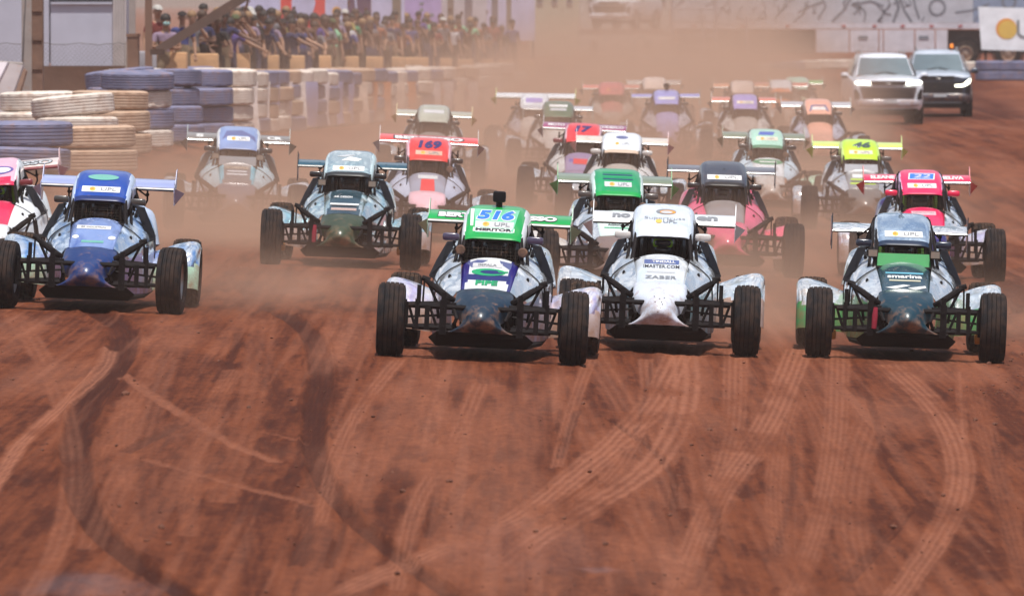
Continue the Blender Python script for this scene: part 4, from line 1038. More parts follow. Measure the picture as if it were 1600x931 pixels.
car(6.10, 154.0, 'pale orange roofed buggy with light wing trailing near the white wagon', base(roof=P('peach_pale', (236, 170, 146)), roof_side=P('cream', (235, 215, 205)), hood=P('peach_pale', (236, 170, 146)), nose=P('peach_pale', (236, 170, 146)), wing=P('wing_mist', (190, 192, 200)), side=P('lilac_white', (205, 208, 226), metal=.3)),
    [dk_rect('roof', 0, RH(.30), .34, .06, WHITE), dk_poly('roof', [(-.2, RH(.05)), (-.14, RH(.6)), (.14, RH(.6)), (.2, RH(.05)), (.16, RH(.05)), (.11, RH(.5)), (-.11, RH(.5)), (-.16, RH(.05))], P('slate_print', (96, 104, 150)), lift=.005)], lamp=None, yaw=-1, ws=1.05)
car(4.78, 159.0, 'lilac roofed buggy with salmon wing in the dusty middle of the pack', base(roof=P('lilac', (160, 145, 205)), roof_side=P('lilac_side', (225, 190, 225)), hood=P('hood_taupe', (176, 164, 156)), nose=GREYW, wing=P('wing_salmon', (225, 130, 115)), side=GREYW), upl(.4, .36, P('cream_print', (235, 225, 205))), lamp=None)
car(.85, 146.0, 'dark green roofed buggy with white wing behind the red roofed one', base(roof=P('bottle_green', (70, 105, 80)), roof_side=P('bottle_green', (70, 105, 80)), hood=GREYW, nose=GREYW, wing=P('wing_mist', (190, 192, 200)), side=GREYW), [dk_rect('roof', 0, RH(.72), .34, .05, WHITE), dk_rect('roof', 0, RH(.42), .3, .05, SILV)], lamp=None, end='plate')
car(.42, 157.0, 'white buggy with large white wing and lilac roof print far left in the dust', base(roof=P('roof_snow', (226, 230, 236)), hood=GREYW, nose=GREYW, wing=WHT, side=P('lilac_white', (205, 208, 226), metal=.3), endplate=P('plate_lime', (200, 225, 120))), [dk_rect('roof', 0, RH(.5), .34, .10, P('lilac', (160, 145, 205)))], lamp=None, ws=1.22, wdz=.08, yaw=2)
car(3.28, 164.0, 'lavender blue buggy with flat lavender roof and bonnet in thick dust', base(roof=P('lavender', (150, 155, 220)), roof_side=P('lavender', (150, 155, 220)), hood=P('lavender_hood', (165, 160, 215)), nose=P('lavender_hood', (165, 160, 215)), wing=P('lavender', (150, 155, 220)), side=P('lilac_white', (205, 208, 226), metal=.3)), [dk_rect('roof', 0, RH(.35), .36, .06, WHITE)], lamp=None, end='plate', ws=1.1, extra=('cambox',))
car(2.32, 180.0, 'faded rose red buggy nearly lost in the dust', base(roof=P('rose_dust', (205, 110, 110)), roof_side=P('rose_dust', (205, 110, 110)), hood=P('rose_dust', (205, 110, 110)), nose=GREYW, wing=P('wing_salmon', (225, 130, 115)), side=GREYW), upl(.3, .34, None), lamp=None)
car(-1.42, 135.0, 'dust covered grey buggy with cream endplates beside the tyre wall', base(roof=P('sage_grey', (172, 174, 160)), roof_side=P('sage_grey', (172, 174, 160)), hood=P('hood_dustgrey', (140, 130, 128)), nose=P('hood_dustgrey', (140, 130, 128)), wing=P('wing_sage', (176, 176, 160)), side=GREYW, endplate=P('plate_cream', (225, 210, 150))), [dk_rect('roof', 0, RH(.6), .36, .06, PALEG)], lamp=None, wdz=-.02)
car(3.5, 190.0, 'pale cream buggy behind the lavender blue one', base(roof=P('cream', (235, 215, 205)), hood=GREYW, nose=GREYW, wing=GREYW, side=GREYW), [], lamp=None)
car(6.42, 185.0, 'white roofed buggy with orange roof lip at the back of the pack', base(roof=P('roof_snow', (226, 230, 236)), roof_lip=P('orange', (238, 120, 40)), hood=P('orange', (238, 120, 40)), nose=GREYW, wing=P('wing_salmon', (225, 130, 115)), side=GREYW), [dk_rect('roof', 0, RH(.12), .5, .035, P('orange', (238, 120, 40)))], lamp=None)
car(7.0, 190.0, 'mint green roofed buggy with green wing at the back of the pack', base(roof=P('roof_mint', (170, 214, 196)), hood=P('fender_mint', (170, 205, 180), dirt=.45), nose=GREYW, wing=P('wing_green', (120, 190, 110)), side=GREYW), [], lamp=None)
car(5.45, 183.0, 'cream roofed buggy with peach wing at the back of the pack', base(roof=P('cream', (235, 215, 205)), hood=P('peach', (240, 130, 90)), nose=GREYW, wing=P('peach_wing', (235, 160, 120)), side=GREYW), [], lamp=None)

HELM = {'dark': (P('helmet_dark2', (92, 60, 52)), P('goggle_black', (25, 25, 25))), 'lime': (P('helmet_black', (22, 22, 26)), LIMEPAD), 'white': (P('helmet_grey', (70, 72, 80)), P('goggle_white', (190, 190, 195)))}
def apply_roles(o, liv):
    for sl in o.material_slots:
        if sl.material and sl.material.name.startswith('role_'):
            k = sl.material.name[5:]
            sl.link = 'OBJECT'; sl.material = liv[k]
DRV = ['green 516 buggy', 'silvery white buggy', 'dark teal buggy', 'royal blue buggy', 'white and red buggy at left edge', 'olive nosed buggy', 'red 169 buggy', None, 'green striped buggy', 'pink sided black roofed buggy', 'hot pink buggy', 'lime 46 buggy', 'pale green buggy', 'dusty white buggy', 'red and purple buggy']
for c, q in zip(CARS, DRV): c['drv'] = q
for c in CARS:
    x, d = c['x'], c['d']; liv = c['liv']
    # sit on the ground: height and tilt from the terrain under the four wheels
    zl, zr = (tz(x - .83, d) + tz(x - .83, d + 2.15)) / 2, (tz(x + .83, d) + tz(x + .83, d + 2.15)) / 2
    zf, zb = (tz(x - .83, d) + tz(x + .83, d)) / 2, (tz(x - .83, d + 2.15) + tz(x + .83, d + 2.15)) / 2
    Mx = Matrix.Translation((x, d, zf - .004)) @ Matrix.Rotation(math.atan2(zb - zf, 2.15), 4, 'X') @ Matrix.Rotation(-math.atan2(zr - zl, 1.66), 4, 'Y') @ Matrix.Translation((0, 1.07, 0)) @ Matrix.Rotation(R(-c['yaw']), 4, 'Z') @ Matrix.Translation((0, -1.07, 0))
    vr = random.Random(int(d * 7)); c['st0'] = vr.uniform(-6, 6); c['fz'] = 1.14 if c['label'].startswith('silvery') else vr.uniform(.95, 1.1)
    Mx = Mx @ Matrix.Rotation(R(vr.uniform(-1.0, 1.0)) * .6, 4, 'Y')
    root = thing("racing_buggy", c['label'], 'racing buggy', group='buggies racing towards the camera')
    root.matrix_basis = Mx
    c['M'] = Mx
    made = {}
    for name, me, key, par, M in TPL:
        if key.startswith('lamp') and (c['lamp'] is None or not key.startswith(c['lamp'])): continue
        if key.startswith('delta') and c['end'] != 'delta': continue
        if key.startswith('plate') and c['end'] != 'plate': continue
        if key in ('cambox', 'antenna', 'tow') and key not in c['extra']: continue
        if key.startswith('caliper') and 'caliper' not in c['extra']: continue
        if key == 'defl' and not c['defl']: continue
        if key == 'windscreen_mesh' and c['driver'] == 'lime': continue
        o = link(name, me, made[par] if par else root)
        L_ = M.copy()
        if key.startswith('fw') and par is None: L_ = L_ @ Matrix.Rotation(R(c['steer'] or c['st0']), 4, 'Z')
        if key == 'roof': L_ = Matrix.Translation((0, 0, vr.uniform(-.012, .012))) @ Matrix.Diagonal((vr.uniform(.96, 1.05), 1, 1, 1))
        if key == 'nose': L_ = Matrix.Diagonal((vr.uniform(.90, 1.06), vr.uniform(.92, 1.08), vr.uniform(.97, 1.03), 1))
        if key.startswith('fender'): L_ = Matrix.Diagonal((1, 1, c['fz'], 1))
        if key == 'wing': L_ = Matrix.Translation((0, 0, c['wdz'])) @ Matrix.Translation((0, WY, WZ)) @ Matrix.Diagonal((c['ws'], .78 if c['end'] == 'plate' else 1, .78 if c['end'] == 'plate' else 1, 1)) @ Matrix.Translation((0, -WY, -WZ))
        o.matrix_basis = L_
        apply_roles(o, liv); made[key] = o
    for dcl in c['decals']:
        me = decal_mesh(dcl)
        if len(me.polygons) == 0: continue
        nm = 'lettering' if dcl[0] == 'text' else 'sticker'
        if dcl[0] == 'text' and dcl[2][0].isdigit(): nm = 'race_number'
        link(nm, me, made[dcl[1]])
    if c['driver']:
        hl = dict(liv); hl['helmet'], hl['goggle'] = HELM[c['driver']]
        hword = {'dark': 'a dark helmet', 'lime': 'a black helmet and lime goggles', 'white': 'a grey helmet'}[c['driver']]
        dr = link('driver', DRIVER); dr['label'] = 'person in %s, driving %s' % (hword, c['drv']); dr['category'] = 'person'; dr['group'] = 'drivers in the buggies'
        dr.matrix_basis = Mx @ Matrix.Translation((0, -.06, -.12)); apply_roles(dr, hl)
        he = link('helmet', HELMET, dr); apply_roles(he, hl)
        go = link('goggles', GOGG, he); apply_roles(go, hl)
        link('goggle_lens', GLENS, he)
        ha = link('harness', HARN, dr); apply_roles(ha, hl)
# ------------------------------------------------------------------ the two escort cars (front at y = 0)
def suv_sections(scale=1.0):
    def sec(y, w, zb, zs, zt, n=13):
        # bottom corner, side, shoulder, top centre
        pts = [(-w * .90, zb), (-w * .98, zb + .12), (-w, (zb + zs) / 2), (-w * .99, zs - .04), (-w * .93, zs + .03), (-w * .74, zt - .025), (-w * .4, zt), (0, zt + .012)]
        pts = pts + [(-x, z) for x, z in reversed(pts[:-1])]
        return [(x, y, z) for x, z in pts]
    return sec
def build_suv(root, body, glass, grille, bumper, lampkind, beacon, hood_sheen):
    sec = suv_sections()
    mb = MB()
    g = refine(np.array([sec(.0, .82, .42, 1.01, 1.13), sec(.10, .90, .38, 1.09, 1.19), sec(.5, .93, .36, 1.13, 1.24), sec(1.05, .93, .36, 1.16, 1.28), sec(1.35, .93, .36, 1.18, 1.27), sec(2.6, .93, .36, 1.22, 1.23), sec(4.2, .93, .38, 1.20, 1.21), sec(4.55, .90, .44, 1.1, 1.1), sec(4.62, .8, .5, 1.0, 1.0)]), 43, 33)
    mb.grid(g)
    for k_, f_ in enumerate(mb.f):
        c_ = [sum(mb.v[q][j] for q in f_) / 4 for j in range(3)]
        if c_[2] > 1.10 and c_[1] < 1.4 and abs(c_[0]) < .90: mb.m[k_] = 1  # upper bonnet faces can take a paler material, a painted sky reflection
    mb.f.append(tuple(range(43))); mb.m.append(0)
    link('body', mb.mesh('suv_body', [body, hood_sheen or body], 30), root)
    # cabin with pillars
    mb = MB()
    def csec(y, wb, zb, wt, zt):
        pts = [(-wb, zb), (-(wb * .5 + wt * .5), (zb + zt) / 2 - .03), (-wt - .005, zt - .07), (-wt + .02, zt - .015), (-wt * .5, zt + .01), (0, zt + .015)]
        pts = pts + [(-x, z) for x, z in reversed(pts[:-1])]
        return [(x, y, z) for x, z in pts]
    cs = [csec(1.22, .80, 1.2, .77, 1.285), csec(1.55, .83, 1.2, .70, 1.53), csec(1.86, .86, 1.2, .635, 1.765), csec(2.0, .87, 1.2, .625, 1.81), csec(2.7, .87, 1.2, .62, 1.84), csec(3.8, .87, 1.2, .61, 1.83), csec(4.3, .86, 1.2, .59, 1.76), csec(4.5, .85, 1.2, .58, 1.3)]
    mb.grid(cs); link('cabin', mb.mesh('suv_cabin', [body], 32), root)
    mb = MB(); g = [[(x * (1 - .165 * v), 1.205 + .62 * v - .03 * (1 - x * x / .55), 1.285 + .455 * v) for x in np.linspace(-.725, .725, 9)] for v in np.linspace(.0, .97, 6)]
    mb.grid(g); link('windscreen', mb.mesh('suv_windscreen', [glass], 40, .01), root)
    for s in (-1, 1):
        mb = MB(); mb.tube([(s * .30, 1.17, 1.295), (s * .02, 1.26, 1.36)], .01, 5); link('wiper', mb.mesh('suv_wiper', [BLACK], 40), root)
    for s in (-1, 1):
        mb = MB(); mb.prism([(s * .875, 1.7, 1.25), (s * .875, 3.2, 1.25), (s * .70, 3.2, 1.70), (s * .71, 1.98, 1.70)], (s * .012, 0, .004)); link('side_window', mb.mesh('suv_side_window', [glass]), root)
        mb = MB(); mb.ell((s * 1.04, 1.45, 1.27), (.10, .07, .075), 12, 8, .6); mb.tube([(s * .88, 1.5, 1.22), (s * 1.0, 1.47, 1.25)], .025, 6); mb.ell((s * 1.045, 1.44, 1.235), (.09, .068, .045), 12, 6, .6, mi=1)
        link('mirror', mb.mesh('suv_mirror', [body, BLACK], 40), root)
        mb = MB(); mb.tube([(s * .56, 2.0, 1.81), (s * .57, 2.15, 1.90), (s * .57, 3.8, 1.90), (s * .56, 4.0, 1.81)], .02, 6); link('roof_rail', mb.mesh('suv_rail', [RIM], 40), root)
        if lampkind == 0:
            mb = MB(); mb.prism([(s * .46, -.03, 1.04), (s * .84, .04, 1.04), (s * .885, .06, 1.10), (s * .82, .03, 1.145), (s * .48, -.02, 1.12)], (0, -.03, 0))
        else:
            mb = MB(); mb.prism([(s * .46, -.03, .84), (s * .68, -.02, .84), (s * .87, .05, .92), (s * .90, .06, 1.06), (s * .84, .04, 1.04), (s * .66, -.01, .90), (s * .46, -.02, .89)], (0, -.03, 0))
        link('headlight', mb.mesh('suv_lamp', [LAMPON]), root)
        mb = MB(); mb.prism([(s * .74, -.03, .66), (s * .88, .04, .66), (s * .89, .05, .90), (s * .84, .02, .94), (s * .76, -.02, .80)], (0, -.03, 0)); link('fog_lamp', mb.mesh('suv_fog', [BLACK]), root)
        for y in (.88, 3.65):
            mb = MB(); mb.lathe([(.22, -.10), (.30, -.125), (.365, -.11), (.385, -.07), (.39, 0), (.385, .07), (.365, .11), (.30, .125), (.22, .10)], (s * .81, y, .39), 'x', 32); w = link('wheel', mb.mesh('suv_tyre', [RUB], 30), root)
            mb = MB(); mb.lathe([(.24, .06), (.23, .11), (.10, .07), (0, .08)], (s * .81, y, .39), 'x', 24)
            mb.lathe([(.24, -.06), (.23, -.11), (.10, -.07), (0, -.08)], (s * .81, y, .39), 'x', 24); link('rim', mb.mesh('suv_rim', [RIM], 40), w)
            mb = MB(); mb.lathe([(.40, -.02), (.44, .0), (.44, .05), (.40, .06)], (s * .90, y, .40), 'x', 28); link('wheel_arch', mb.mesh('suv_arch', [BLACK], 40), root)
    mb = MB()
    mb.prism([(-.45, -.015, 1.03), (.45, -.015, 1.03), (.46, -.01, 1.14), (-.46, -.01, 1.14)], (0, -.02, 0))
    for k in range(3): mb.box((0, -.042, 1.05 + .03 * k), (.88, .012, .010), mi=1)
    mb.prism([(-.66, -.015, .68), (.66, -.015, .68), (.74, -.01, .98), (-.74, -.01, .98)], (0, -.02, 0))
    for k in range(5): mb.box((0, -.045, .72 + .05 * k), (1.28, .012, .012), mi=1)
    link('grille', mb.mesh('suv_grille', [grille, DARK]), root)
    mb = MB(); mb.ell((0, -.05, 1.06), (.07, .012, .022), 12, 6, .7); link('badge', mb.mesh('suv_badge', [RIM], 40), root)
    mb = MB(); mb.ell((0, .03, .56), (.86, .13, .10), 24, 8, .4); link('bumper', mb.mesh('suv_bumper', [bumper], 40), root)
    mb = MB(); mb.box((.05, -.115, .60), (.36, .01, .09)); link('number_plate', mb.mesh('suv_plate', [SILV]), root)
    mb = MB(); mb.box((0, 2.3, .30), (1.5, 3.9, .12)); link('underbody', mb.mesh('suv_under', [BLACK]), root)
    if beacon:
        mb = MB(); mb.lathe([(0, 0), (.06, 0), (.06, .05), (0, .05)], (.42, 2.5, 1.84), 'z', 14); bb = link('beacon_base', mb.mesh('beacon_base', [BLACK], 40), root)
        mb = MB(); mb.lathe([(.05, .05), (.055, .10), (.045, .16), (0, .18)], (.42, 2.5, 1.84), 'z', 14); link('beacon_lens', mb.mesh('beacon_lens', [BEACON], 40), bb)
LAMPON = paint('lit_headlamp', (1, .98, .80, 1), rough=.2, dirt=0, emit=6)
BEACON = paint('amber_beacon', (.95, .26, .02, 1), rough=.25, coat=.6, dirt=0, emit=.5)
GLASS1 = paint('windscreen_glass', (.22, .29, .31, 1), rough=.10, metal=.55, coat=1, dirt=.10)
SUVW = P('suv_white', (222, 226, 236), dirt=.2); SUVD = P('suv_dark', (62, 74, 92), metal=.3, dirt=.25); SUVSHEEN = P('suv_silver', (178, 186, 200), dirt=.2)  # last silver tone stands for sky reflected in the dark wagon
px, dd = 1388, 203.0
t = thing('escort_car', 'white off-road wagon with roof rails and lit headlights following the buggies', 'car', (wx(px, dd), dd, tz(wx(px, dd), dd)), 'escort cars behind the pack')
build_suv(t, SUVW, GLASS1, P('grille_grey', (84, 74, 76)), P('bumper_silver', (170, 165, 175), dirt=.4), 0, False, None)
t.rotation_euler = (0, 0, R(1.5))
px, dd = 1466, 216.0
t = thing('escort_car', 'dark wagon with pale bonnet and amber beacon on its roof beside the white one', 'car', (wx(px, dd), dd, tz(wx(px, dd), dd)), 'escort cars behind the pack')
build_suv(t, SUVD, GLASS1, P('grille_black', (34, 34, 42)), P('bumper_dark', (60, 58, 70), dirt=.4), 1, True, SUVSHEEN)
t.rotation_euler = (0, 0, R(-2))
for ch in t.children:
    if ch.name.startswith('cabin'):
        ch.material_slots[0].link = 'OBJECT'; ch.material_slots[0].material = SUVSHEEN  # cabin paled as well, the reflected sky put into its colour
px, dd = 952, 322.0
t = thing('parked_van', 'white vehicle parked in the paddock beyond the dust', 'van', (wx(px, dd), dd, 1.5))
build_suv(t, SUVW, GLASS1, P('grille_grey', (84, 74, 76)), SUVW, 0, False, None)
for ch in list(t.children):
    if ch.name.startswith('headlight'): ch.material_slots[0].link = 'OBJECT'; ch.material_slots[0].material = SILV
t.rotation_euler = (0, 0, R(-18)); zdk = wz(46, dd); t.location.z = zdk
t2 = thing('flatbed_trailer', 'low flatbed trailer under the white parked vehicle', 'trailer', (t.location.x + .5, dd, tz(t.location.x, dd)))
mb = MB(); mb.box((0, 2.2, zdk - t2.location.z - .12), (3.4, 6.4, .20)); link('deck', mb.mesh('deck', [P('deck_rust', (120, 92, 80), rough=.8)]), t2)
for s in (-1, 1):
    for y in (-.2, 4.2):
        mb = MB(); mb.lathe([(.18, -.12), (.30, -.13), (.38, -.08), (.39, 0), (.38, .08), (.30, .13), (.18, .12)], (s * 1.1, y, .39), 'x', 24); link('wheel', mb.mesh('trailer_tyre', [RUB], 30), t2)
mb = MB(); mb.prism([(1.7, -.9, zdk - t2.location.z - .2), (1.7, -.9, zdk - t2.location.z - .05), (4.2, -.9, .05), (4.2, -.9, -.05)], (0, 2.2, 0)); link('ramp', mb.mesh('ramp', [P('deck_rust', (120, 92, 80), rough=.8)]), t2)
# ------------------------------------------------------------------ tyre wall
TYB = paint('tyre_paint_blue', lin(110, 112, 140), rough=.7, coat=0, dirt=.38, dscale=5, vary=.25)
TYW = paint('tyre_paint_white', lin(214, 202, 192), rough=.75, coat=0, dirt=.45, dscale=5, vary=.2)
TYT = paint('tyre_tan', lin(188, 160, 138), rough=.85, coat=0, dirt=.5, dscale=5, vary=.2)
def big_tyre(r, h):
    prof = [(r * .52, -h * .42), (r * .58, -h * .5), (r * .80, -h * .5), (r * .93, -h * .46), (r * .985, -h * .38)]
    for k in range(5):
        a = -h * .36 + h * .72 * k / 5; b2 = a + h * .72 / 5
        prof += [(r * .984, a + .004), (r, a + .012), (r, b2 - .012), (r * .984, b2 - .004)]
    prof += [(r * .985, h * .38), (r * .93, h * .46), (r * .80, h * .5), (r * .58, h * .5), (r * .52, h * .42), (r * .50, 0), (r * .52, -h * .42)]
    mb = MB(); mb.lathe(prof, (0, 0, 0), 'z', 36, mod=lambda i, j, q: q - (.012 if i % 2 and 5 <= j < 25 else 0))
    return mb.mesh('painted_tyre', [TYB], 35)
TYRE_ME = [big_tyre(.55, .33), big_tyre(.52, .31), big_tyre(.50, .30)]
BIG_ME = [big_tyre(.66, .34), big_tyre(.64, .32), big_tyre(.62, .31)]
rt = random.Random(3)
def lineX(d): return float(np.interp(d, LINE_D, LINE_X))
def line_d(px):
    lo, hi = 100.0, 288.0
    for _ in range(40):
        m_ = (lo + hi) / 2
        if 800 + lineX(m_) * F / m_ < px: lo = m_
        else: hi = m_
    return lo
stacks = []
NEAR = [(38, 107, 2, 'B', 0), (138, 110, 2, 'T', 0), (-70, 112, 2, 'W', 0), (115, 119, 3, 'W', .1), (60, 125, 3, 'W', 0), (175, 124, 3, 'T', 0), (215, 130, 4, 'M', 0), (190, 137, 4, 'B', .1), (262, 137, 4, 'B', .05), (310, 142, 4, 'B', 0), (345, 148, 4, 'W', 0)]
for px, d_, n, c, tl in NEAR: stacks.append((wx(px, d_), d_, n, c, tl, px))
px = 372
while px < 800:
    d_ = line_d(px) + rt.uniform(-1.5, 1.5)
    ztop = wz(rt.choice((106, 108, 111)), d_); n = max(2, round((ztop - tz(wx(px, d_), d_)) / .33))
    stacks.append((wx(px, d_), d_, min(4, n), 'M', 0, px)); px += 19
px = 230
while px < 640:                              # second row behind
    d_ = line_d(px) + 7 + rt.uniform(-1, 1); x = wx(px, d_) - .2
    stacks.append((x, d_, 4, 'M', .02, px)); px += 34
stacks.sort(key=lambda s: s[5])
CN = {0: 'blue', 1: 'white', 2: 'tan'}
for si, (x, d_, n, c, tl, px) in enumerate(stacks):
    z = tz(x, d_)
    zz = z
    for k in range(n):
        ci = {'B': 0, 'W': 1, 'T': 2}.get(c, rt.choice((0, 0, 1, 1, 1, 2)))
        if c in 'BWT' and rt.random() < .12: ci = rt.choice((0, 1, 2))
        q_ = rt.randrange(3); big = True; me = (BIG_ME if big else TYRE_ME)[q_]; hh = ((.34, .32, .31) if big else (.33, .31, .30))[q_]
        o = link('painted_tyre', me)
        o.location = (x + rt.uniform(-.05, .05), d_ + rt.uniform(-.08, .08), zz + hh / 2)
        o.rotation_euler = (rt.uniform(-.03, .03), rt.uniform(-.02, .02) + tl * (k == n - 1), rt.uniform(0, 6))
        o.material_slots[0].link = 'OBJECT'; o.material_slots[0].material = (TYB, TYW, TYT)[ci]
        pos = 'topmost' if k == n - 1 else 'lowest' if k == 0 else ORD[k] + ' up'
        o['label'] = '%s tyre, %s in the %s stack from the left of the wall' % (CN[ci], pos, ordinal(si)); o['category'] = 'tyre'; o['group'] = 'painted tyres of the tyre wall'
        zz += hh + .004
# printed sheets hung over the stacks
SH = [('white', lin(226, 216, 212)), ('pale grey', lin(212, 204, 208)), ('blue grey', lin(146, 146, 184)), ('orange', lin(200, 128, 84)), ('cream', lin(222, 200, 184))]
SHM = [paint('sheet_' + n.replace(' ', '_'), c, rough=.6, coat=.1, dirt=.35, dscale=3, vary=.15, bump=.5, bscale=2) for n, c in SH]
SHP = paint('sheet_print', lin(186, 92, 84), rough=.6, coat=0, dirt=.3); SHP2 = paint('sheet_print_grey', lin(120, 112, 120), rough=.6, coat=0, dirt=.3)
order = [0, 0, 2, 1, 0, 2, 1, 2, 2, 4, 3, 3, 4, 3, 3, 1, 1, 4, 1, 1, 1, 4]
px = 352
for i, ci in enumerate(order):
    d_ = line_d(px) - .62; x = wx(px, d_); z0 = tz(x, d_); w = rt.uniform(.64, .72)
    zt_ = min(wz(128, d_), z0 + 1.12); ph = rt.uniform(0, 6)
    mb = MB()
    rowsg = []
    for v in np.linspace(0, 1, 9):
        row = []
        for u in np.linspace(-1, 1, 13):
            a = u * 1.15
            fold = .025 * math.sin(7 * u + ph) * (1 - v) + .02 * math.sin(13 * u + 2 * ph) * (1 - v) ** 2
            row.append((x + math.sin(a) * w + .05 * math.sin(3 * v + ph) * (1 - v), d_ - math.cos(a) * .32 - fold + .30, z0 + .06 + (zt_ - z0 - .06) * v + .03 * math.sin(5 * u + ph) * (1 - v)))
        rowsg.append(row)
    mb.grid(rowsg)
    if ci in (0, 1):
        for k, f in enumerate(mb.f):
            r_, c_ = divmod(k, 12)
            if 3 <= r_ <= 5 and c_ in (3, 4, 7, 8): mb.m[k] = 1 if (r_ + i) % 2 else 2
    o = link('banner_sheet', mb.mesh('banner_sheet', [SHM[ci], SHP, SHP2], 60, .006))
    o['label'] = '%s printed sheet draped over tyres, %s sheet from the left' % (SH[ci][0], ordinal(i)); o['category'] = 'banner'; o['group'] = 'sheets hung over the tyre wall'
    px += 20
# low tyre rows on the far side of the track
k = 0
for px, d_ in [(q, 288) for q in range(1010, 1335, 26)] + [(q, 283) for q in range(1505, 1640, 24)] + [(q, 266) for q in range(1548, 1640, 22)]:
    x = wx(px, d_)
    ci = rt.choice((0, 1, 1)) if d_ > 285 else 0 if d_ < 270 else rt.choice((0, 1))
    zb_ = tz(x, d_)
    for lv in range(2 if d_ < 275 else 1):
        o = link('painted_tyre', TYRE_ME[0]); o.location = (x, d_, zb_ + .165 + .335 * lv); o.rotation_euler = (0, 0, rt.uniform(0, 6)); o.material_slots[0].link = 'OBJECT'; o.material_slots[0].material = (TYB, TYW)[ci]
        far = 'paddock edge' if d_ > 285 else 'lorry' if d_ > 270 else 'right edge'
        o['label'] = '%s tyre in the low row by the %s, %s from the left%s' % (CN[ci], far, ordinal(k), '' if d_ > 275 else ', upper' if lv else ', lower'); o['category'] = 'tyre'; o['group'] = 'low tyre rows across the track'
    k += 1

# ------------------------------------------------------------------ block wall in front of the spectators
BLK = paint('block_tan', lin(196, 152, 112), rough=.9, coat=0, dirt=.35, dscale=4, vary=.25, bump=.3)
BLKG = paint('block_grey', lin(150, 146, 152), rough=.9, coat=0, dirt=.35, dscale=4, vary=.2, bump=.3)
def wall_d(px): return line_d(px) + 9.0
w0 = thing('barrier_wall', 'wall of tan blocks in front of the spectators above the tyre wall', 'wall', (wx(240, wall_d(240)), wall_d(240), tz(wx(240, wall_d(240)), wall_d(240))))
px = 222.0; bi = 0
BM = []
for k in range(4):
    mb = MB(); mb.ell((0, 0, .40), (.285 + .02 * k, .22, .40), 16, 8, .10); BM.append(mb.mesh('block', [BLK], 40))
while px < 828:
    d_ = wall_d(px); x = wx(px, d_)
    o = link('block', BM[bi % 4], w0); zt_ = wz(81 + .022 * (px - 222) + rt.uniform(-1, 1), d_)
    o.location = Vector((x, d_, zt_ - .80)) - w0.location; o.rotation_euler = (0, 0, rt.uniform(-.06, .06))
    if bi == 0: o.material_slots[0].link = 'OBJECT'; o.material_slots[0].material = BLKG
    px += (.575 + .04 * (bi % 4)) * F / d_ * 1.0; bi += 1

# ------------------------------------------------------------------ building, posts and beam at the left
CLAD = paint('cladding_white', lin(178, 180, 196), rough=.5, coat=.1, dirt=.15, dscale=2, vary=.06)
PLIN = paint('plinth_brown', lin(92, 66, 54), rough=.9, coat=0, dirt=.3, dscale=2, bump=.4)
WOODP = paint('post_wood', lin(118, 90, 76), rough=.85, coat=0, dirt=.35, dscale=3, vary=.25, bump=.3); CONC = paint('post_concrete', lin(150, 140, 136), rough=.9, coat=0, dirt=.3, vary=.15)
DBEAM = paint('beam_brown', lin(74, 54, 46), rough=.85, coat=0, dirt=.2); GLZ = paint('window_dark', (.03, .035, .045, 1), rough=.1, coat=1, dirt=.1)
bd = 156.0
Bx = lambda p: wx(p, bd)
b0 = thing('white_cabin', 'white panelled cabin on a brown plinth at the top left corner', 'building', (Bx(90), bd, tz(Bx(90), bd)))
def bpart(nm, mb, mats, par=None, smooth=None):
    me = mb.mesh(nm, mats, smooth); me.transform(Matrix.Translation(-b0.location)); return link(nm, me, par or b0)
zw = wz(103, bd)
for a, c in ((-150, -62), (-60, 77), (79.5, 176)):
    mb = MB(); mb.box(((Bx(a) + Bx(c)) / 2, bd + .05, zw + 1.3), (Bx(c) - Bx(a), .08, 2.6 if c < 80 else 2.58)); 
    if c > 80:
        mb = MB(); zt_ = wz(7, bd); mb.box(((Bx(a) + Bx(c)) / 2, bd + .05, (zw + zt_) / 2), (Bx(c) - Bx(a), .08, zt_ - zw)); bpart('wall_panel', mb, [CLAD]); mb = MB(); mb.box(((Bx(a) + Bx(c)) / 2, bd + .05, zt_ + 1.25), (Bx(c) - Bx(a), .08, .5))
    bpart('wall_panel', mb, [CLAD])
mb = MB(); zt_ = wz(7, bd)
mb.box(((Bx(79.5) + Bx(176)) / 2, bd - .0, zt_ + .02), (Bx(176) - Bx(79.5), .10, .045))
wf = bpart('window', mb, [CLAD])
for a, c in ((83, 110), (112, 141), (143, 175)):
    mb = MB(); mb.box(((Bx(a) + Bx(c)) / 2, bd + .03, zt_ + .52), (Bx(c) - Bx(a), .02, .94)); bpart('pane', mb, [GLZ], wf)
mb = MB()
for k in range(5): mb.box((Bx(179 + 4.2 * k), bd - .02, zw + 1.3), (.035, .06 if k % 2 else .09, 2.6))
mb.box((Bx(187), bd + .04, zw + 1.3), (.27, .06, 2.6)); bpart('corner_trim', mb, [P('trim_dusty', (186, 178, 178))])
mb = MB(); mb.box(((Bx(-150) + Bx(196)) / 2, bd + .3, zw - .36), (Bx(196) - Bx(-150), .8, .72)); bpart('plinth', mb, [PLIN])
mb = MB(); mb.box(((Bx(-150) + Bx(190)) / 2, bd + 2.2, zw + 1.3), (Bx(190) - Bx(-150) - .04, 3.9, 2.5)); bpart('shell', mb, [CLAD])
mb = MB(); mb.box(((Bx(-150) + Bx(196)) / 2, bd + 1.9, zw + 2.68), (Bx(200) - Bx(-150), 4.6, .12)); bpart('roof', mb, [CONC])
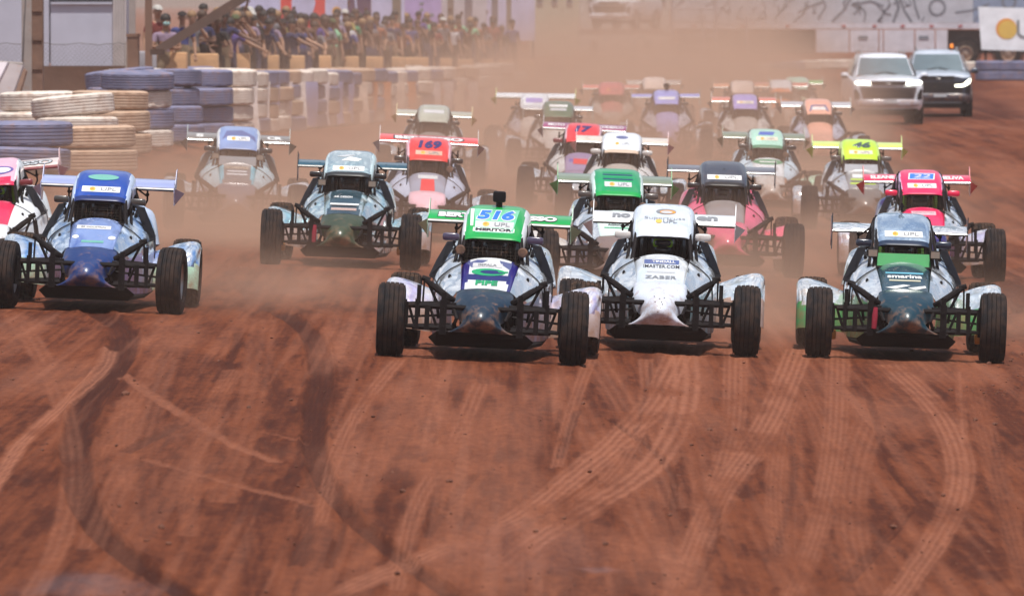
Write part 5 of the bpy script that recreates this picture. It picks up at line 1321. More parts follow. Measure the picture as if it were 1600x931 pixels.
# chain-link fence in front of it
FEN = paint('fence_wire', (.10, .09, .09, 1), rough=.6, coat=0, dirt=.2)
fd = 148.0
f0 = thing('chain_link_fence', 'sagging chain-link fence in front of the white cabin', 'fence', (wx(100, fd), fd, tz(wx(100, fd), fd)))
mb = MB()
xs = np.linspace(wx(-40, fd), wx(196, fd), 24)
mb.tube([(x, fd, wz(69, fd) + .015 * math.sin(x * 9) - .01 * math.sin(x * 23)) for x in xs], .007, 5); me = mb.mesh('top_wire', [FEN], 40); me.transform(Matrix.Translation(-f0.location)); link('top_wire', me, f0)
mb = MB(); zt_, zb_ = wz(70, fd), wz(104, fd); st = .085
x = wx(-40, fd)
while x < wx(196, fd):
    for sg in (-1, 1): mb.tube([(x, fd, zt_), (x + sg * (zt_ - zb_), fd, zb_)], .0022, 3, cap=False)
    x += st
me = mb.mesh('wire_netting', [FEN]); me.transform(Matrix.Translation(-f0.location)); o = link('wire_netting', me, f0); o['kind'] = 'stuff'
for p_ in (-38, 198):
    mb = MB(); mb.tube([(wx(p_, fd), fd, tz(wx(p_, fd), fd) - .2), (wx(p_, fd), fd, zt_ + .05)], .03, 8); me = mb.mesh('fence_post', [CONC], 40); me.transform(Matrix.Translation(-f0.location)); link('fence_post', me, f0)
def post(name, label, cat, pa, pb, pyb, d_, mats, top=5.2, depth=.3, split=None):
    xa, xb = wx(pa, d_), wx(pb, d_); zb_ = min(tz((xa + xb) / 2, d_) - .15, wz(pyb, d_))
    t = thing(name, label, cat, ((xa + xb) / 2, d_, zb_))
    mb = MB()
    if split:
        xm = xa + (xb - xa) * split
        mb.box((xm - (xb + xa) / 2 - (xm - xa) / 2, 0, (top - zb_) / 2), (xm - xa, depth, top - zb_)); link('shaft', mb.mesh('post_shaft', [mats[0]]), t)
        mb = MB(); mb.box(((xb - xm) / 2 + xm - (xa + xb) / 2, .03, (top - zb_) / 2), (xb - xm, depth, top - zb_)); link('flange', mb.mesh('post_flange', [mats[1]]), t)
        for k in range(3):
            mb = MB(); mb.box(((xb - xm) / 2 + xm - (xa + xb) / 2, -.13, wz(14 + 45 * k, d_) - zb_), (xb - xm - .02, .03, .10)); link('cleat', mb.mesh('post_cleat', [WOODP]), t)
    else:
        mb.box((0, 0, (top - zb_) / 2), (xb - xa, depth, top - zb_)); link('shaft', mb.mesh('post_shaft', [mats[0]]), t)
        mb = MB(); mb.box((0, 0, top - zb_ + .03), (xb - xa + .03, depth + .03, .06)); link('cap', mb.mesh('post_cap', [mats[0]]), t)
    return t
post('utility_pole', 'thick grey and brown pole standing left of the cabin window', 'pole', 35, 68, 132, 133, [CONC, WOODP], split=.48)
t = thing('cable', 'thin dark cable hanging down beside the thick pole', 'cable', (wx(36, 132.6), 132.6, 1.7))
mb = MB(); mb.tube([(wx(p, 132.6) - wx(36, 132.6), 0, wz(q, 132.6) - 1.7) for p, q in ((41, -40), (40, 10), (37, 60), (35, 100), (29, 108), (24, 150))], .012, 6)
bpy.data.objects.remove(t); o = link('cable', mb.mesh('cable', [FEN], 40)); o.location = (wx(36, 132.6), 132.6, 1.7); o['label'] = 'thin dark cable hanging down beside the thick pole'; o['category'] = 'cable'
post('grey_post', 'slim grey post between the cabin and the spectators', 'post', 202, 212, 60, 152, [CONC], depth=.12)
post('wooden_post', 'short brown wooden stump post beside the cabin corner', 'post', 199, 218, 112, 147, [WOODP], top=wz(58, 147), depth=.2)
post('brown_post', 'tall brown post at the left end of the spectators', 'post', 227, 238, 112, 146, [paint('post_brown', lin(120, 92, 78), rough=.85, coat=0, dirt=.3)], depth=.12)
# slanting brace beam
dB = 144.0
mb = MB(); p0, p1 = Vector((wx(246, dB), dB, wz(80, dB))), Vector((wx(400, dB), dB + 1.5, wz(-18, dB)))
dv = (p1 - p0); nrm = Vector((-dv.z, 0, dv.x)).normalized() * .085; dp = Vector((0, .14, 0))
mb.prism([p0 - nrm, p1 - nrm, p1 + nrm, p0 + nrm], dp); mb.box(p0 + Vector((0, .07, -.02)), (.26, .2, .10))
o = link('brace_beam', mb.mesh('brace_beam', [DBEAM])); o['label'] = 'dark slanting beam crossing in front of the spectators'; o['category'] = 'beam'
# leaning boards at the far left
LB = paint('board_grey', lin(150, 138, 140), rough=.7, coat=0, dirt=.3, vary=.15); LBW = paint('board_pale', lin(192, 182, 188), rough=.7, coat=0, dirt=.25)
for i, (pts, mt, lab) in enumerate([([(-40, 96), (9, 98), (-30, 182), (-78, 180)], LBW, 'pale board leaning at the left edge beside the pole'), ([(12, 100), (33, 103), (7, 184), (-26, 184)], LB, 'grey board leaning between the pale board and the pole'), ([(34, 108), (38, 112), (22, 176), (10, 182)], WOODP, 'narrow brown plank leaning against the pole foot')]):
    d_ = 128.5 + i * .05
    mb = MB(); mb.prism([(wx(p, d_), d_ + (q - 182) * -.006, wz(q, d_)) for p, q in pts], (.03, .05, 0)); o = link('leaning_board', mb.mesh('leaning_board', [mt])); o['label'] = lab; o['category'] = 'board'
d_ = 129.5
mb = MB(); mb.tube([(wx(-60, d_), d_, wz(95, d_)), (wx(36, d_), d_, wz(101, d_))], .035, 8); mb.tube([(wx(-50, d_), d_ + .2, tz(wx(-50, d_), d_)), (wx(-50, d_), d_, wz(95, d_))], .03, 8)
o = link('board_rail', mb.mesh('board_rail', [CONC], 40)); o['label'] = 'grey rail holding the leaning boards at the left edge'; o['category'] = 'rail'

# ------------------------------------------------------------------ hoardings, posts, far buildings
def hoard(px0, px1, col, label, d_, pyb=66, top=5.0, marks=()):
    d_ = wall_d((px0 + px1) / 2) + 8.5
    xa, xb = wx(px0, d_), wx(px1, d_); zb_ = wz(pyb, d_)
    t = thing('hoarding', label, 'hoarding', ((xa + xb) / 2, d_, tz((xa + xb) / 2, d_)), 'advertising hoardings behind the spectators')
    L0 = -t.location
    mb = MB(); mb.box(((xa + xb) / 2, d_, (zb_ + top) / 2), (xb - xa, .05, top - zb_)); me = mb.mesh('panel', [col]); me.transform(Matrix.Translation(L0)); pn = link('panel', me, t)
    for s in (xa + .06, xb - .06):
        mb = MB(); mb.tube([(s, d_ + .08, tz(s, d_) - .1), (s, d_ + .08, top)], .04, 8); me = mb.mesh('support', [DARK], 40); me.transform(Matrix.Translation(L0)); link('support', me, t)
    for k, (pts, mt) in enumerate(marks):
        mb = MB(); mb.prism([(wx(p, d_ - .04), d_ - .03 - .004 * k, wz(q, d_ - .04)) for p, q in pts], (0, .003, 0)); me = mb.mesh('print', [mt]); me.transform(Matrix.Translation(L0)); link('print', me, pn)
HL = P('hoard_lavender', (186, 184, 214), rough=.6, dirt=.1); HRED = P('hoard_red', (210, 70, 66), rough=.6, dirt=.1); HPUR = P('hoard_purple', (88, 62, 92), rough=.6, dirt=.1); HVIO = P('hoard_violet', (170, 150, 200), rough=.6, dirt=.1); HGRY = P('hoard_pale', (184, 178, 186), rough=.6, dirt=.1); HYEL = P('hoard_amber', (222, 160, 60), rough=.6, dirt=.1)
def circ(cx, cy, r, n=20): return [(cx + r * math.cos(2 * math.pi * k / n), cy + r * math.sin(2 * math.pi * k / n)) for k in range(n)]
hoard(376, 438, HL, 'lavender hoarding left of the red one', 190, 80)
hoard(439, 508, HRED, 'red hoarding with a large pale letter behind the crowd', 192, 80, marks=[([(456, -20), (470, -20), (470, 60), (456, 60)], HL), ([(470, -20), (490, -14), (493, 6), (486, 30), (470, 36)], HL)])
hoard(508.5, 543, HL, 'lavender hoarding with an amber disc right of the red one', 194, 60, marks=[(circ(526, 18, 7), HYEL)])
hoard(543.5, 580, HPUR, 'dark purple hoarding with a thin white line', 196, 66, marks=[([(553, -20), (556, -20), (560, 40), (557, 40)], HL)])
hoard(580.5, 632, HL, 'plain lavender hoarding right of the dark purple one', 198, 60)
hoard(632.5, 690, HVIO, 'violet hoarding with small dark marks', 202, 60, marks=[(circ(659, 16, 3), GREYI), (circ(675, 24, 3), GREYI), ([(656, 4), (662, 4), (662, 8), (656, 8)], GREYI)])
hoard(690.5, 760, HGRY, 'pale grey hoarding near the right end of the crowd', 210, 60)
hoard(760.5, 836, HL, 'last lavender hoarding fading into the dust', 222, 64)
for p, w_, d_, c, lab in [(620, 14, 186, lin(124, 112, 100), 'thick green grey trunk-like post behind the crowd'), (704, 10, 190, lin(128, 112, 104), 'brown post behind the crowd, left of three at its right end'), (732, 12, 195, lin(112, 104, 114), 'dark grey post behind the crowd near its right end'), (751, 9, 200, lin(128, 116, 108), 'greyish brown post in the dust at the end of the crowd'), (773, 10, 205, lin(112, 104, 110), 'second grey post in the dust at the end of the crowd'), (795, 8, 210, lin(128, 116, 110), 'last faint post before the dust swallows the row')]:
    d_ = wall_d(p) + 5.5
    post('round_post', lab, 'post', p - w_ / 2, p + w_ / 2, 60, d_, [paint('post_%d' % p, c, rough=.85, coat=0, dirt=.2)], depth=.18)
def building(label, px0, px1, d_, col, h, wins):
    xa, xb = wx(px0, d_), wx(px1, d_); z0 = tz((xa + xb) / 2, d_)
    t = thing('paddock_building', label, 'building', ((xa + xb) / 2, d_, z0))
    w_ = xb - xa
    mb = MB(); mb.box((0, 2.5, h / 2), (w_, 5, h)); wl = link('wall', mb.mesh('far_wall', [col]), t)
    mb = MB(); mb.box((0, 2.5, h + .1), (w_ + .4, 5.4, .2)); link('roof', mb.mesh('far_roof', [CONC]), t)
    for u in wins:
        mb = MB(); mb.box((u * w_, -.03, h * .55), (w_ * .12, .06, .9)); f_ = link('window', mb.mesh('far_window', [CLAD]), t)
        mb = MB(); mb.box((u * w_, -.07, h * .55), (w_ * .10, .02, .78)); link('pane', mb.mesh('far_pane', [GLZ]), f_)
building('beige paddock building fading in the dust', 828, 905, 345, P('wall_beige', (176, 170, 150), rough=.8), 5, (-.3, 0, .3))
building('pale paddock building behind the parked van', 906, 1046, 352, P('wall_pale', (190, 184, 180), rough=.8), 5, (-.35, -.1, .15, .4))
building('long shed closing the paddock at the far right', 1640, 1800, 350, P('wall_pale', (190, 184, 180), rough=.8), 5, (-.3, .2))

# ------------------------------------------------------------------ race lorry, banner and ladder frame
TD = 306.0
t = thing('race_lorry', 'long pale race lorry trailer with dark car drawing on its side', 'lorry', (wx(1320, TD), TD, tz(wx(1320, TD), TD)))
L0 = -t.location
def tp(nm, mb, mats, par=None, smooth=None):
    me = mb.mesh(nm, mats, smooth); me.transform(Matrix.Translation(L0)); return link(nm, me, par or t)
TRB = P('trailer_grey', (176, 178, 188), rough=.5, dirt=.15); TRW = P('trailer_white', (196, 194, 204), rough=.5, dirt=.2); TINK = P('trailer_ink', (112, 116, 126), rough=.5); TBLUE = P('trailer_bluegrey', (128, 142, 168), rough=.5)
Tz = lambda q: wz(q, TD); Tx = lambda p: wx(p, TD)
mb = MB(); mb.box(((Tx(1050) + Tx(1520)) / 2, TD + 1.25, (Tz(36) + 5.0) / 2), (Tx(1520) - Tx(1050), 2.5, 5.0 - Tz(36))); bx = tp('box_body', mb, [TRB])
mb = MB(); mb.box(((Tx(1520) + Tx(1720)) / 2 + .01, TD + 1.25, (Tz(36) + 5.0) / 2), (Tx(1720) - Tx(1520), 2.5, 5.0 - Tz(36))); tp('box_body', mb, [TBLUE])
mb = MB(); mb.box(((Tx(1050) + Tx(1720)) / 2, TD + 1.25, Tz(41)), (Tx(1720) - Tx(1050), 2.56, .22)); ch = tp('chassis_rail', mb, [TRW])
for p in (1085, 1160, 1230, 1318, 1366, 1410, 1455, 1500):
    mb = MB(); mb.box((Tx(p), TD - .04, Tz(41)), (.16, .03, .07)); tp('side_marker', mb, [P('marker_red', (170, 70, 66))], ch)
for a, c in ((1275, 1326), (1328, 1372), (1374, 1379), (1381, 1428), (1430, 1460), (1462, 1480)):
    mb = MB(); mb.box(((Tx(a) + Tx(c)) / 2, TD + .02, (Tz(47) + Tz(82)) / 2), (Tx(c) - Tx(a), .08, Tz(47) - Tz(82))); lk = tp('locker_door', mb, [TRW])
    if a in (1328, 1430): 
        mb = MB(); mb.box(((Tx(a) + Tx(c)) / 2 - .05, TD - .03, Tz(59)), (.38, .03, .14)); tp('handle', mb, [TINK], lk)
mb = MB(); mb.box(((Tx(1060) + Tx(1274)) / 2, TD + .5, (Tz(47) + Tz(84)) / 2), (Tx(1274) - Tx(1060), .6, Tz(47) - Tz(84))); tp('underframe', mb, [P('underframe_brown', (104, 84, 76), rough=.8)])
mb = MB(); mb.box(((Tx(1482) + Tx(1700)) / 2, TD + .8, (Tz(47) + Tz(84)) / 2), (Tx(1700) - Tx(1482), .6, Tz(47) - Tz(84))); tp('wheel_bay', mb, [P('bay_dark', (58, 46, 46), rough=.8)])
for p in (1508, 1575, 1642):
    cz = Tz(84); mb = MB(); mb.lathe([(.30, -.13), (.42, -.15), (.52, -.12), (.545, 0), (.52, .12), (.42, .15), (.30, .13)], (Tx(p), TD + .18, cz), 'y', 30); w_ = tp('wheel', mb, [RUB], smooth=30)
    mb = MB(); mb.lathe([(.31, -.12), (.28, -.16), (.24, -.05), (.12, -.08), (0, -.12)], (Tx(p), TD + .18, cz), 'y', 24); tp('rim', mb, [P('lorry_rim', (150, 128, 112), rough=.6)], w_, 40)
    mb = MB(); mb.lathe([(.58, -.12), (.62, -.12), (.62, .16), (.58, .16)], (Tx(p), TD + .16, cz), 'y', 30); tp('mudguard', mb, [BLACK], smooth=40)
# the drawing on the trailer side: plain strokes and rings
def stroke(pts, w_, k):
    mb = MB()
    for (a, b2), (c, e2) in zip(pts[:-1], pts[1:]):
        v = Vector((c - a, e2 - b2)); n_ = Vector((-v.y, v.x)).normalized() * w_ / 2
        mb.prism([(Tx(q[0]), TD - .012 - .002 * k, Tz(q[1])) for q in ((a - n_.x, b2 - n_.y), (c - n_.x, e2 - n_.y), (c + n_.x, e2 + n_.y), (a + n_.x, b2 + n_.y))], (0, .006, 0))
    tp('print', mb, [TINK], bx)
rs = random.Random(9)
for k, (pts, w_) in enumerate([([(1404, -8), (1412, 16), (1424, 35)], 6), ([(1426, -6), (1430, 12), (1436, 30)], 5), ([(1395, 36), (1404, 12), (1398, -6)], 7), ([(1372, 34), (1382, 18), (1392, 6)], 4), ([(1350, 34), (1352, 20), (1340, 6)], 4), ([(1300, 34), (1318, 16), (1330, -4)], 5), ([(1278, 30), (1290, 10), (1284, -4)], 4), ([(1240, 34), (1256, 20), (1262, 2)], 4), ([(1210, 30), (1224, 12), (1230, -4)], 4), ([(1180, 34), (1196, 14), (1190, 0)], 3), ([(1150, 30), (1160, 8)], 3), ([(1120, 34), (1126, 14), (1140, 2)], 3), ([(1492, 20), (1520, 16), (1546, 6)], 4), ([(1518, 44), (1526, 26)], 3), ([(1440, 34), (1444, 26)], 3), ([(1330, 8), (1360, 2), (1380, 10)], 5), ([(1260, 12), (1285, 4)], 5)]): stroke(pts, w_ * .62, k % 4)
for k in range(26):
    p_ = rs.uniform(1065, 1420); q_ = rs.uniform(-6, 32)
    stroke([(p_, q_), (p_ + rs.uniform(-10, 10), q_ + rs.uniform(3, 9)), (p_ + rs.uniform(-14, 14), q_ + rs.uniform(8, 16))], rs.uniform(1.2, 2.6), 3)
for p, q, r_ in ((1464, 12, 12), (1576, 3, 10)):
    stroke([(p + r_ * math.cos(a), q + r_ * math.sin(a)) for a in [2 * math.pi * k / 22 for k in range(23)]], 3.2, 2)
# sponsor banner
SD = 296.0
xa, xb = wx(1527, SD), wx(1668, SD)
t = thing('sponsor_banner', 'white sponsor banner with an orange and yellow ball at the right edge', 'banner', ((xa + xb) / 2, SD, tz((xa + xb) / 2, SD)))
L0 = -t.location
mb = MB(); mb.prism([(wx(1528, SD), SD, wz(11, SD)), (wx(1668, SD), SD, wz(15, SD)), (wx(1668, SD), SD, wz(82, SD)), (wx(1533, SD), SD, wz(78, SD))], (0, .05, 0)); pn = tp('panel', mb, [P('banner_white', (234, 238, 246), rough=.5, dirt=.06)])
for k, (c, mt) in enumerate([((1572, 45.5, 16.5), ORNG), ((1574, 47, 14.5), YELL)]):
    mb = MB(); mb.prism([(wx(p, SD), SD - .008 - .004 * k, wz(q, SD)) for p, q in circ(*c)], (0, .004, 0)); tp('emblem', mb, [mt], pn)
me = text_mesh('UPL', wx(1626, SD), wz(46, SD), 1.85, .70, 0, .0); me.transform(Matrix.Rotation(math.pi / 2, 4, 'X')); me.transform(Matrix.Translation((0, SD - .02, 0))); me.transform(Matrix.Translation(L0)); me.materials.append(GREYI); link('lettering', me, pn)
for p in (1540, 1660):
    mb = MB(); mb.tube([(wx(p, SD), SD + .1, tz(wx(p, SD), SD) - .1), (wx(p, SD), SD + .1, wz(10, SD))], .04, 8); tp('support', mb, [DARK], smooth=40)
# scaffold ladder frame
LD = 292.0
STL = P('steel_grey', (150, 146, 156), rough=.5)
t = thing('scaffold_frame', 'grey scaffold ladder frame standing in the dust before the lorry', 'scaffold', (wx(1080, LD), LD, tz(wx(1080, LD), LD)))
L0 = -t.location
for p, top in ((1050, 5.0), (1098, wz(26, LD)), (1118, 5.0), (1166, wz(28, LD))):
    mb = MB(); mb.tube([(wx(p, LD), LD, tz(wx(p, LD), LD) - .05), (wx(p, LD), LD, top)], .06, 8); tp('upright', mb, [STL], smooth=40)
for q in (14, 34, 56, 74):
    mb = MB(); mb.tube([(wx(1050, LD), LD, wz(q, LD)), (wx(1118, LD), LD, wz(q, LD))], .035, 8); tp('rung', mb, [STL], smooth=40)
mb = MB(); mb.tube([(wx(1118, LD), LD, wz(38, LD)), (wx(1166, LD), LD, wz(38, LD))], .035, 8); tp('rung', mb, [STL], smooth=40)
# ------------------------------------------------------------------ spectators
SKIN = [paint('skin_%d' % i, c, rough=.6, coat=0, dirt=0, vary=.05) for i, c in enumerate(((.36, .20, .13, 1), (.25, .13, .08, 1), (.14, .07, .045, 1)))]
HAIR = [paint('hair_black', (.018, .014, .013, 1), rough=.7, coat=0, dirt=0), paint('hair_brown', (.06, .032, .02, 1), rough=.7, coat=0, dirt=0), paint('hair_sandy', (.24, .14, .07, 1), rough=.7, coat=0, dirt=0)]
SHOE = paint('shoe_dark', (.03, .025, .025, 1), rough=.7, coat=0)
EYE = paint('eye_dark', (.015, .012, .012, 1), rough=.3, coat=.5, dirt=0)
def cloth(key, rgb): return paint('cloth_' + key, lin(*[q * .86 for q in rgb]), rough=.9, coat=0, dirt=.08, vary=.15, bump=.3, bscale=14)
TROU = [cloth('jeans', (60, 66, 96)), cloth('black_trousers', (36, 34, 36)), cloth('khaki', (140, 120, 96))]
def person_mesh(arms, lean=0.0):
    """arms: {'l': (elbow, wrist), 'r': ...} in body space, facing -y"""
    sh = lambda z: -lean * max(0, z - .95)
    def Q(x, y, z): return (x, y + sh(z), z - .25 * lean * max(0, z - .95) * .6)
    J = {'pelvis': (Q(0, 0, .93), (.155, .11)), 'waist': (Q(0, .0, 1.08), (.140, .10)), 'chest': (Q(0, .01, 1.27), (.175, .115)), 'neckb': (Q(0, .01, 1.42), (.085, .07)), 'neck': (Q(0, -.005, 1.49), .052), 'jaw': (Q(0, -.035, 1.555), (.066, .078)), 'head': (Q(0, -.02, 1.63), (.078, .095)), 'crown': (Q(0, -.01, 1.70), (.060, .070))}
    B = [('pelvis', 'waist', 'trousers'), ('waist', 'chest', 'shirt'), ('chest', 'neckb', 'shirt'), ('neckb', 'neck', 'skin'), ('neck', 'jaw', 'skin'), ('jaw', 'head', 'skin'), ('head', 'crown', 'skin')]
    for s, n in ((-1, 'l'), (1, 'r')):
        e, w = arms[n]; sp = Q(s * .185, .01, 1.38)
        dv = Vector(w) - Vector(e); hd = Vector(w) + dv.normalized() * .07
        me_ = tuple((Vector(sp) + (Vector(e) - Vector(sp)) * .6))
        J.update({'sh' + n: (sp, .068), 'slv' + n: (me_, .054), 'el' + n: (e, .042), 'wr' + n: (w, .030), 'pa' + n: (tuple(hd), (.038, .022)), 'hp' + n: (Q(s * .09, 0, .87), .095), 'kn' + n: ((s * .10, -.02, .48), .066), 'an' + n: ((s * .105, .02, .09), .046), 'to' + n: ((s * .115, -.13, .045), (.045, .035))})
        B += [('chest', 'sh' + n, 'shirt'), ('sh' + n, 'slv' + n, 'shirt'), ('slv' + n, 'el' + n, 'skin'), ('el' + n, 'wr' + n, 'skin'), ('wr' + n, 'pa' + n, 'skin'), ('pelvis', 'hp' + n, 'trousers'), ('hp' + n, 'kn' + n, 'trousers'), ('kn' + n, 'an' + n, 'trousers'), ('an' + n, 'to' + n, 'shoe')]
    me = skin_body(J, B, ['skin', 'shirt', 'trousers', 'shoe'], [SKIN[0], TROU[0], TROU[1], SHOE], 2)
    mb = MB(); h = Vector(J['head'][0])
    mb.ell(h + Vector((0, -.098, -.025)), (.013, .020, .022), 6, 5)
    for s in (-1, 1):
        mb.ell(h + Vector((s * .080, .01, -.02)), (.012, .024, .034), 6, 5); mb.ell(h + Vector((s * .032, -.086, .005)), (.013, .010, .008), 6, 4, mi=4)
    mb.ell(h + Vector((0, -.098, -.072)), (.024, .010, .007), 6, 4, mi=5)
    for s, n in ((-1, 'l'), (1, 'r')):
        e, w = arms[n]; dv = (Vector(w) - Vector(e)).normalized(); side = Vector((-s, 0, 0)) - dv * dv.dot(Vector((-s, 0, 0)))
        if side.length < .2: side = Vector((0, 0, 1)) - dv * dv.z
        side.normalize(); fingers(mb, w, dv, side, -dv.cross(side) * s, 0, .55)
    me.materials.append(EYE); me.materials.append(paint('lips', (.20, .07, .06, 1), rough=.5, coat=0, dirt=0))
    return add_islands(me, mb), h
POSES = [
    ('standing with arms down', person_mesh({'l': ((-.25, .03, 1.12), (-.26, -.06, .88)), 'r': ((.25, .03, 1.12), (.26, -.06, .88))})),
    ('leaning forward on both arms', person_mesh({'l': ((-.26, -.38, 1.10), (-.22, -.62, 1.02)), 'r': ((.26, -.38, 1.10), (.20, -.62, 1.02))}, .55)),
    ('holding both hands up to the face', person_mesh({'l': ((-.24, -.20, 1.24), (-.08, -.27, 1.44)), 'r': ((.24, -.20, 1.24), (.08, -.27, 1.44))})),
    ('raising one arm', person_mesh({'l': ((-.33, -.06, 1.55), (-.30, -.14, 1.79)), 'r': ((.26, .03, 1.13), (.20, -.14, .98))})),
    ('pointing one arm along the wall', person_mesh({'l': ((-.26, .02, 1.13), (-.20, -.16, 1.02)), 'r': ((.40, -.16, 1.22), (.62, -.28, 1.12))}, .25)),
    ('standing with folded arms', person_mesh({'l': ((-.25, -.06, 1.15), (.02, -.20, 1.19)), 'r': ((.25, -.06, 1.13), (-.02, -.23, 1.14))})),
]
HAIRME = []
for k in range(3):
    mb = MB()
    if k == 0: mb.ell((0, .018, .03), (.098, .108, .100), 14, 8, zmin=-.28)
    elif k == 1: mb.ell((0, .022, .03), (.103, .115, .104), 14, 8, zmin=-.35); mb.ell((0, .075, -.09), (.085, .05, .13), 10, 8)
    else: mb.ell((0, .012, .035), (.100, .112, .085), 14, 7, zmin=-.05); mb.prism([(-.07, -.09, .035), (.07, -.09, .035), (.055, -.17, .022), (-.055, -.17, .022)], (0, 0, .010))
    HAIRME.append(mb.mesh('hair', [HAIR[0]], 50))
MASK = MB(); MASK.ell((0, -.060, -.055), (.066, .052, .045), 12, 6); MASKM = MASK.mesh('face_mask', [cloth('mask', (150, 190, 190))], 50)
SHIRTS = [('mauve', (150, 128, 150)), ('blue', (62, 70, 128)), ('black', (34, 32, 36)), ('purple', (92, 74, 142)), ('grey', (120, 116, 122)), ('white', (205, 200, 205)), ('navy', (40, 44, 84)), ('yellow', (180, 158, 96)), ('red', (132, 58, 54)), ('green', (80, 150, 110)), ('brown', (110, 78, 62)), ('pale green', (140, 200, 160)), ('orange', (160, 96, 70))]
CAPS = [('dark cap', cloth('cap_dark', (40, 34, 36))), ('pale cap', cloth('cap_pale', (200, 196, 190))), ('olive cap', cloth('cap_olive', (84, 92, 60)))]
rp = random.Random(21)
# (px, row, pose, shirt, hair kind, hair or cap colour, mask)
PEOPLE = [(259, 0, 5, 0, 0, 0, 1), (285, 1, 0, 1, 2, 0, 0), (300, 1, 2, 4, 0, 2, 0), (318, 2, 0, 2, 0, 0, 0), (246, 2, 0, 8, 2, 1, 0), (334, 0, 1, 2, 0, 1, 0), (358, 0, 4, 3, 0, 0, 0), (352, 1, 0, 3, 0, 1, 0), (378, 1, 2, 10, 1, 1, 0), (396, 0, 3, 2, 0, 0, 0), (412, 1, 0, 1, 0, 0, 0), (405, 2, 3, 4, 0, 0, 0), (424, 2, 2, 4, 0, 0, 0), (433, 1, 0, 7, 1, 2, 0), (455, 0, 4, 6, 0, 0, 0), (470, 1, 0, 10, 1, 0, 0), (447, 2, 0, 2, 0, 0, 0), (487, 0, 1, 4, 0, 1, 0), (507, 1, 0, 1, 1, 0, 0), (519, 0, 0, 11, 2, 2, 0), (527, 2, 0, 4, 0, 0, 0), (541, 0, 5, 5, 0, 1, 0), (549, 1, 0, 9, 0, 0, 0), (562, 1, 2, 2, 0, 0, 0), (579, 0, 0, 10, 0, 1, 0), (588, 1, 3, 12, 1, 1, 0), (601, 0, 5, 4, 0, 0, 0), (612, 1, 0, 6, 0, 0, 0), (624, 0, 1, 12, 2, 0, 0), (640, 1, 0, 1, 0, 0, 0), (652, 0, 2, 10, 0, 1, 0), (664, 1, 0, 2, 0, 0, 0), (678, 0, 5, 8, 1, 0, 0), (692, 1, 0, 4, 2, 1, 0), (706, 0, 0, 5, 0, 0, 0), (716, 1, 2, 6, 0, 1, 0), (728, 0, 1, 10, 0, 0, 0), (742, 1, 0, 12, 0, 0, 0), (756, 0, 5, 4, 2, 0, 0), (770, 1, 0, 8, 0, 0, 0), (784, 0, 0, 2, 0, 1, 0), (800, 1, 0, 1, 0, 0, 0), (340, 2, 0, 6, 0, 2, 0), (372, 2, 0, 8, 0, 0, 0), (390, 2, 2, 5, 2, 1, 0), (574, 2, 0, 1, 0, 0, 0), (636, 2, 0, 4, 0, 0, 0)]
for q in range(318, 560, 17):                       # people leaning in between along the front
    PEOPLE.append((q + rp.randint(-4, 4), 0 if q % 2 else 1, rp.choice((1, 2, 4, 5)), rp.choice((0, 1, 2, 3, 4, 6, 6, 10)), rp.choice((0, 0, 1, 2)), rp.choice((0, 1, 2)), 0))
for q in range(350, 780, 16):
    PEOPLE.append((q + rp.randint(-5, 5), rp.choice((1, 2, 2)), rp.choice((0, 2, 3, 5)), rp.randrange(len(SHIRTS)), rp.choice((0, 0, 1, 2)), rp.choice((0, 1, 2)), 0))
PEOPLE.sort()
RN = ['front row', 'middle row', 'back row']; seen = {0: 0, 1: 0, 2: 0}
for px, row, po, shi, hk, hc, mask in PEOPLE:
    d_ = wall_d(px) + 1.1 + 1.15 * row
    x = wx(px, d_)
    headtop = 11 + 6 * (row == 0) - 7 * (row == 2) + .035 * (px - 250) + rp.uniform(-3, 3)
    sc_ = rp.uniform(1.0, 1.12)
    me, h = POSES[po][1]
    z = max(wz(headtop, d_) - 1.78 * sc_, tz(x, d_))
    o = link('spectator', me); o.location = (x, d_, tz(x, d_)); o.scale = (sc_,) * 3
    o.rotation_euler = (0, 0, rp.uniform(.1, .6))
    for k_, m_ in ((0, SKIN[rp.choice((0, 1, 1, 2))]), (1, cloth(SHIRTS[shi][0].replace(' ', '_'), SHIRTS[shi][1])), (2, TROU[rp.randrange(3)])):
        o.material_slots[k_].link = 'OBJECT'; o.material_slots[k_].material = m_
    hr = link('cap' if hk == 2 else 'hair', HAIRME[hk], o); hr.location = h
    hr.material_slots[0].link = 'OBJECT'; hr.material_slots[0].material = CAPS[hc][1] if hk == 2 else HAIR[hc]
    if mask: link('face_mask', MASKM, o).location = h
    head = CAPS[hc][0] if hk == 2 else ('black', 'brown', 'sandy')[hc] + (' long hair' if hk == 1 else ' hair')
    o['label'] = 'person in %s shirt with %s, %s from left in %s' % (SHIRTS[shi][0], head, ordinal(seen[row]), RN[row]); seen[row] += 1
    o['category'] = 'person'; o['group'] = 'spectators behind the block wall'
    # raised standing step under the feet
    o['_z'] = z
    if z > tz(x, d_): o.location.z = z
    del o['_z']
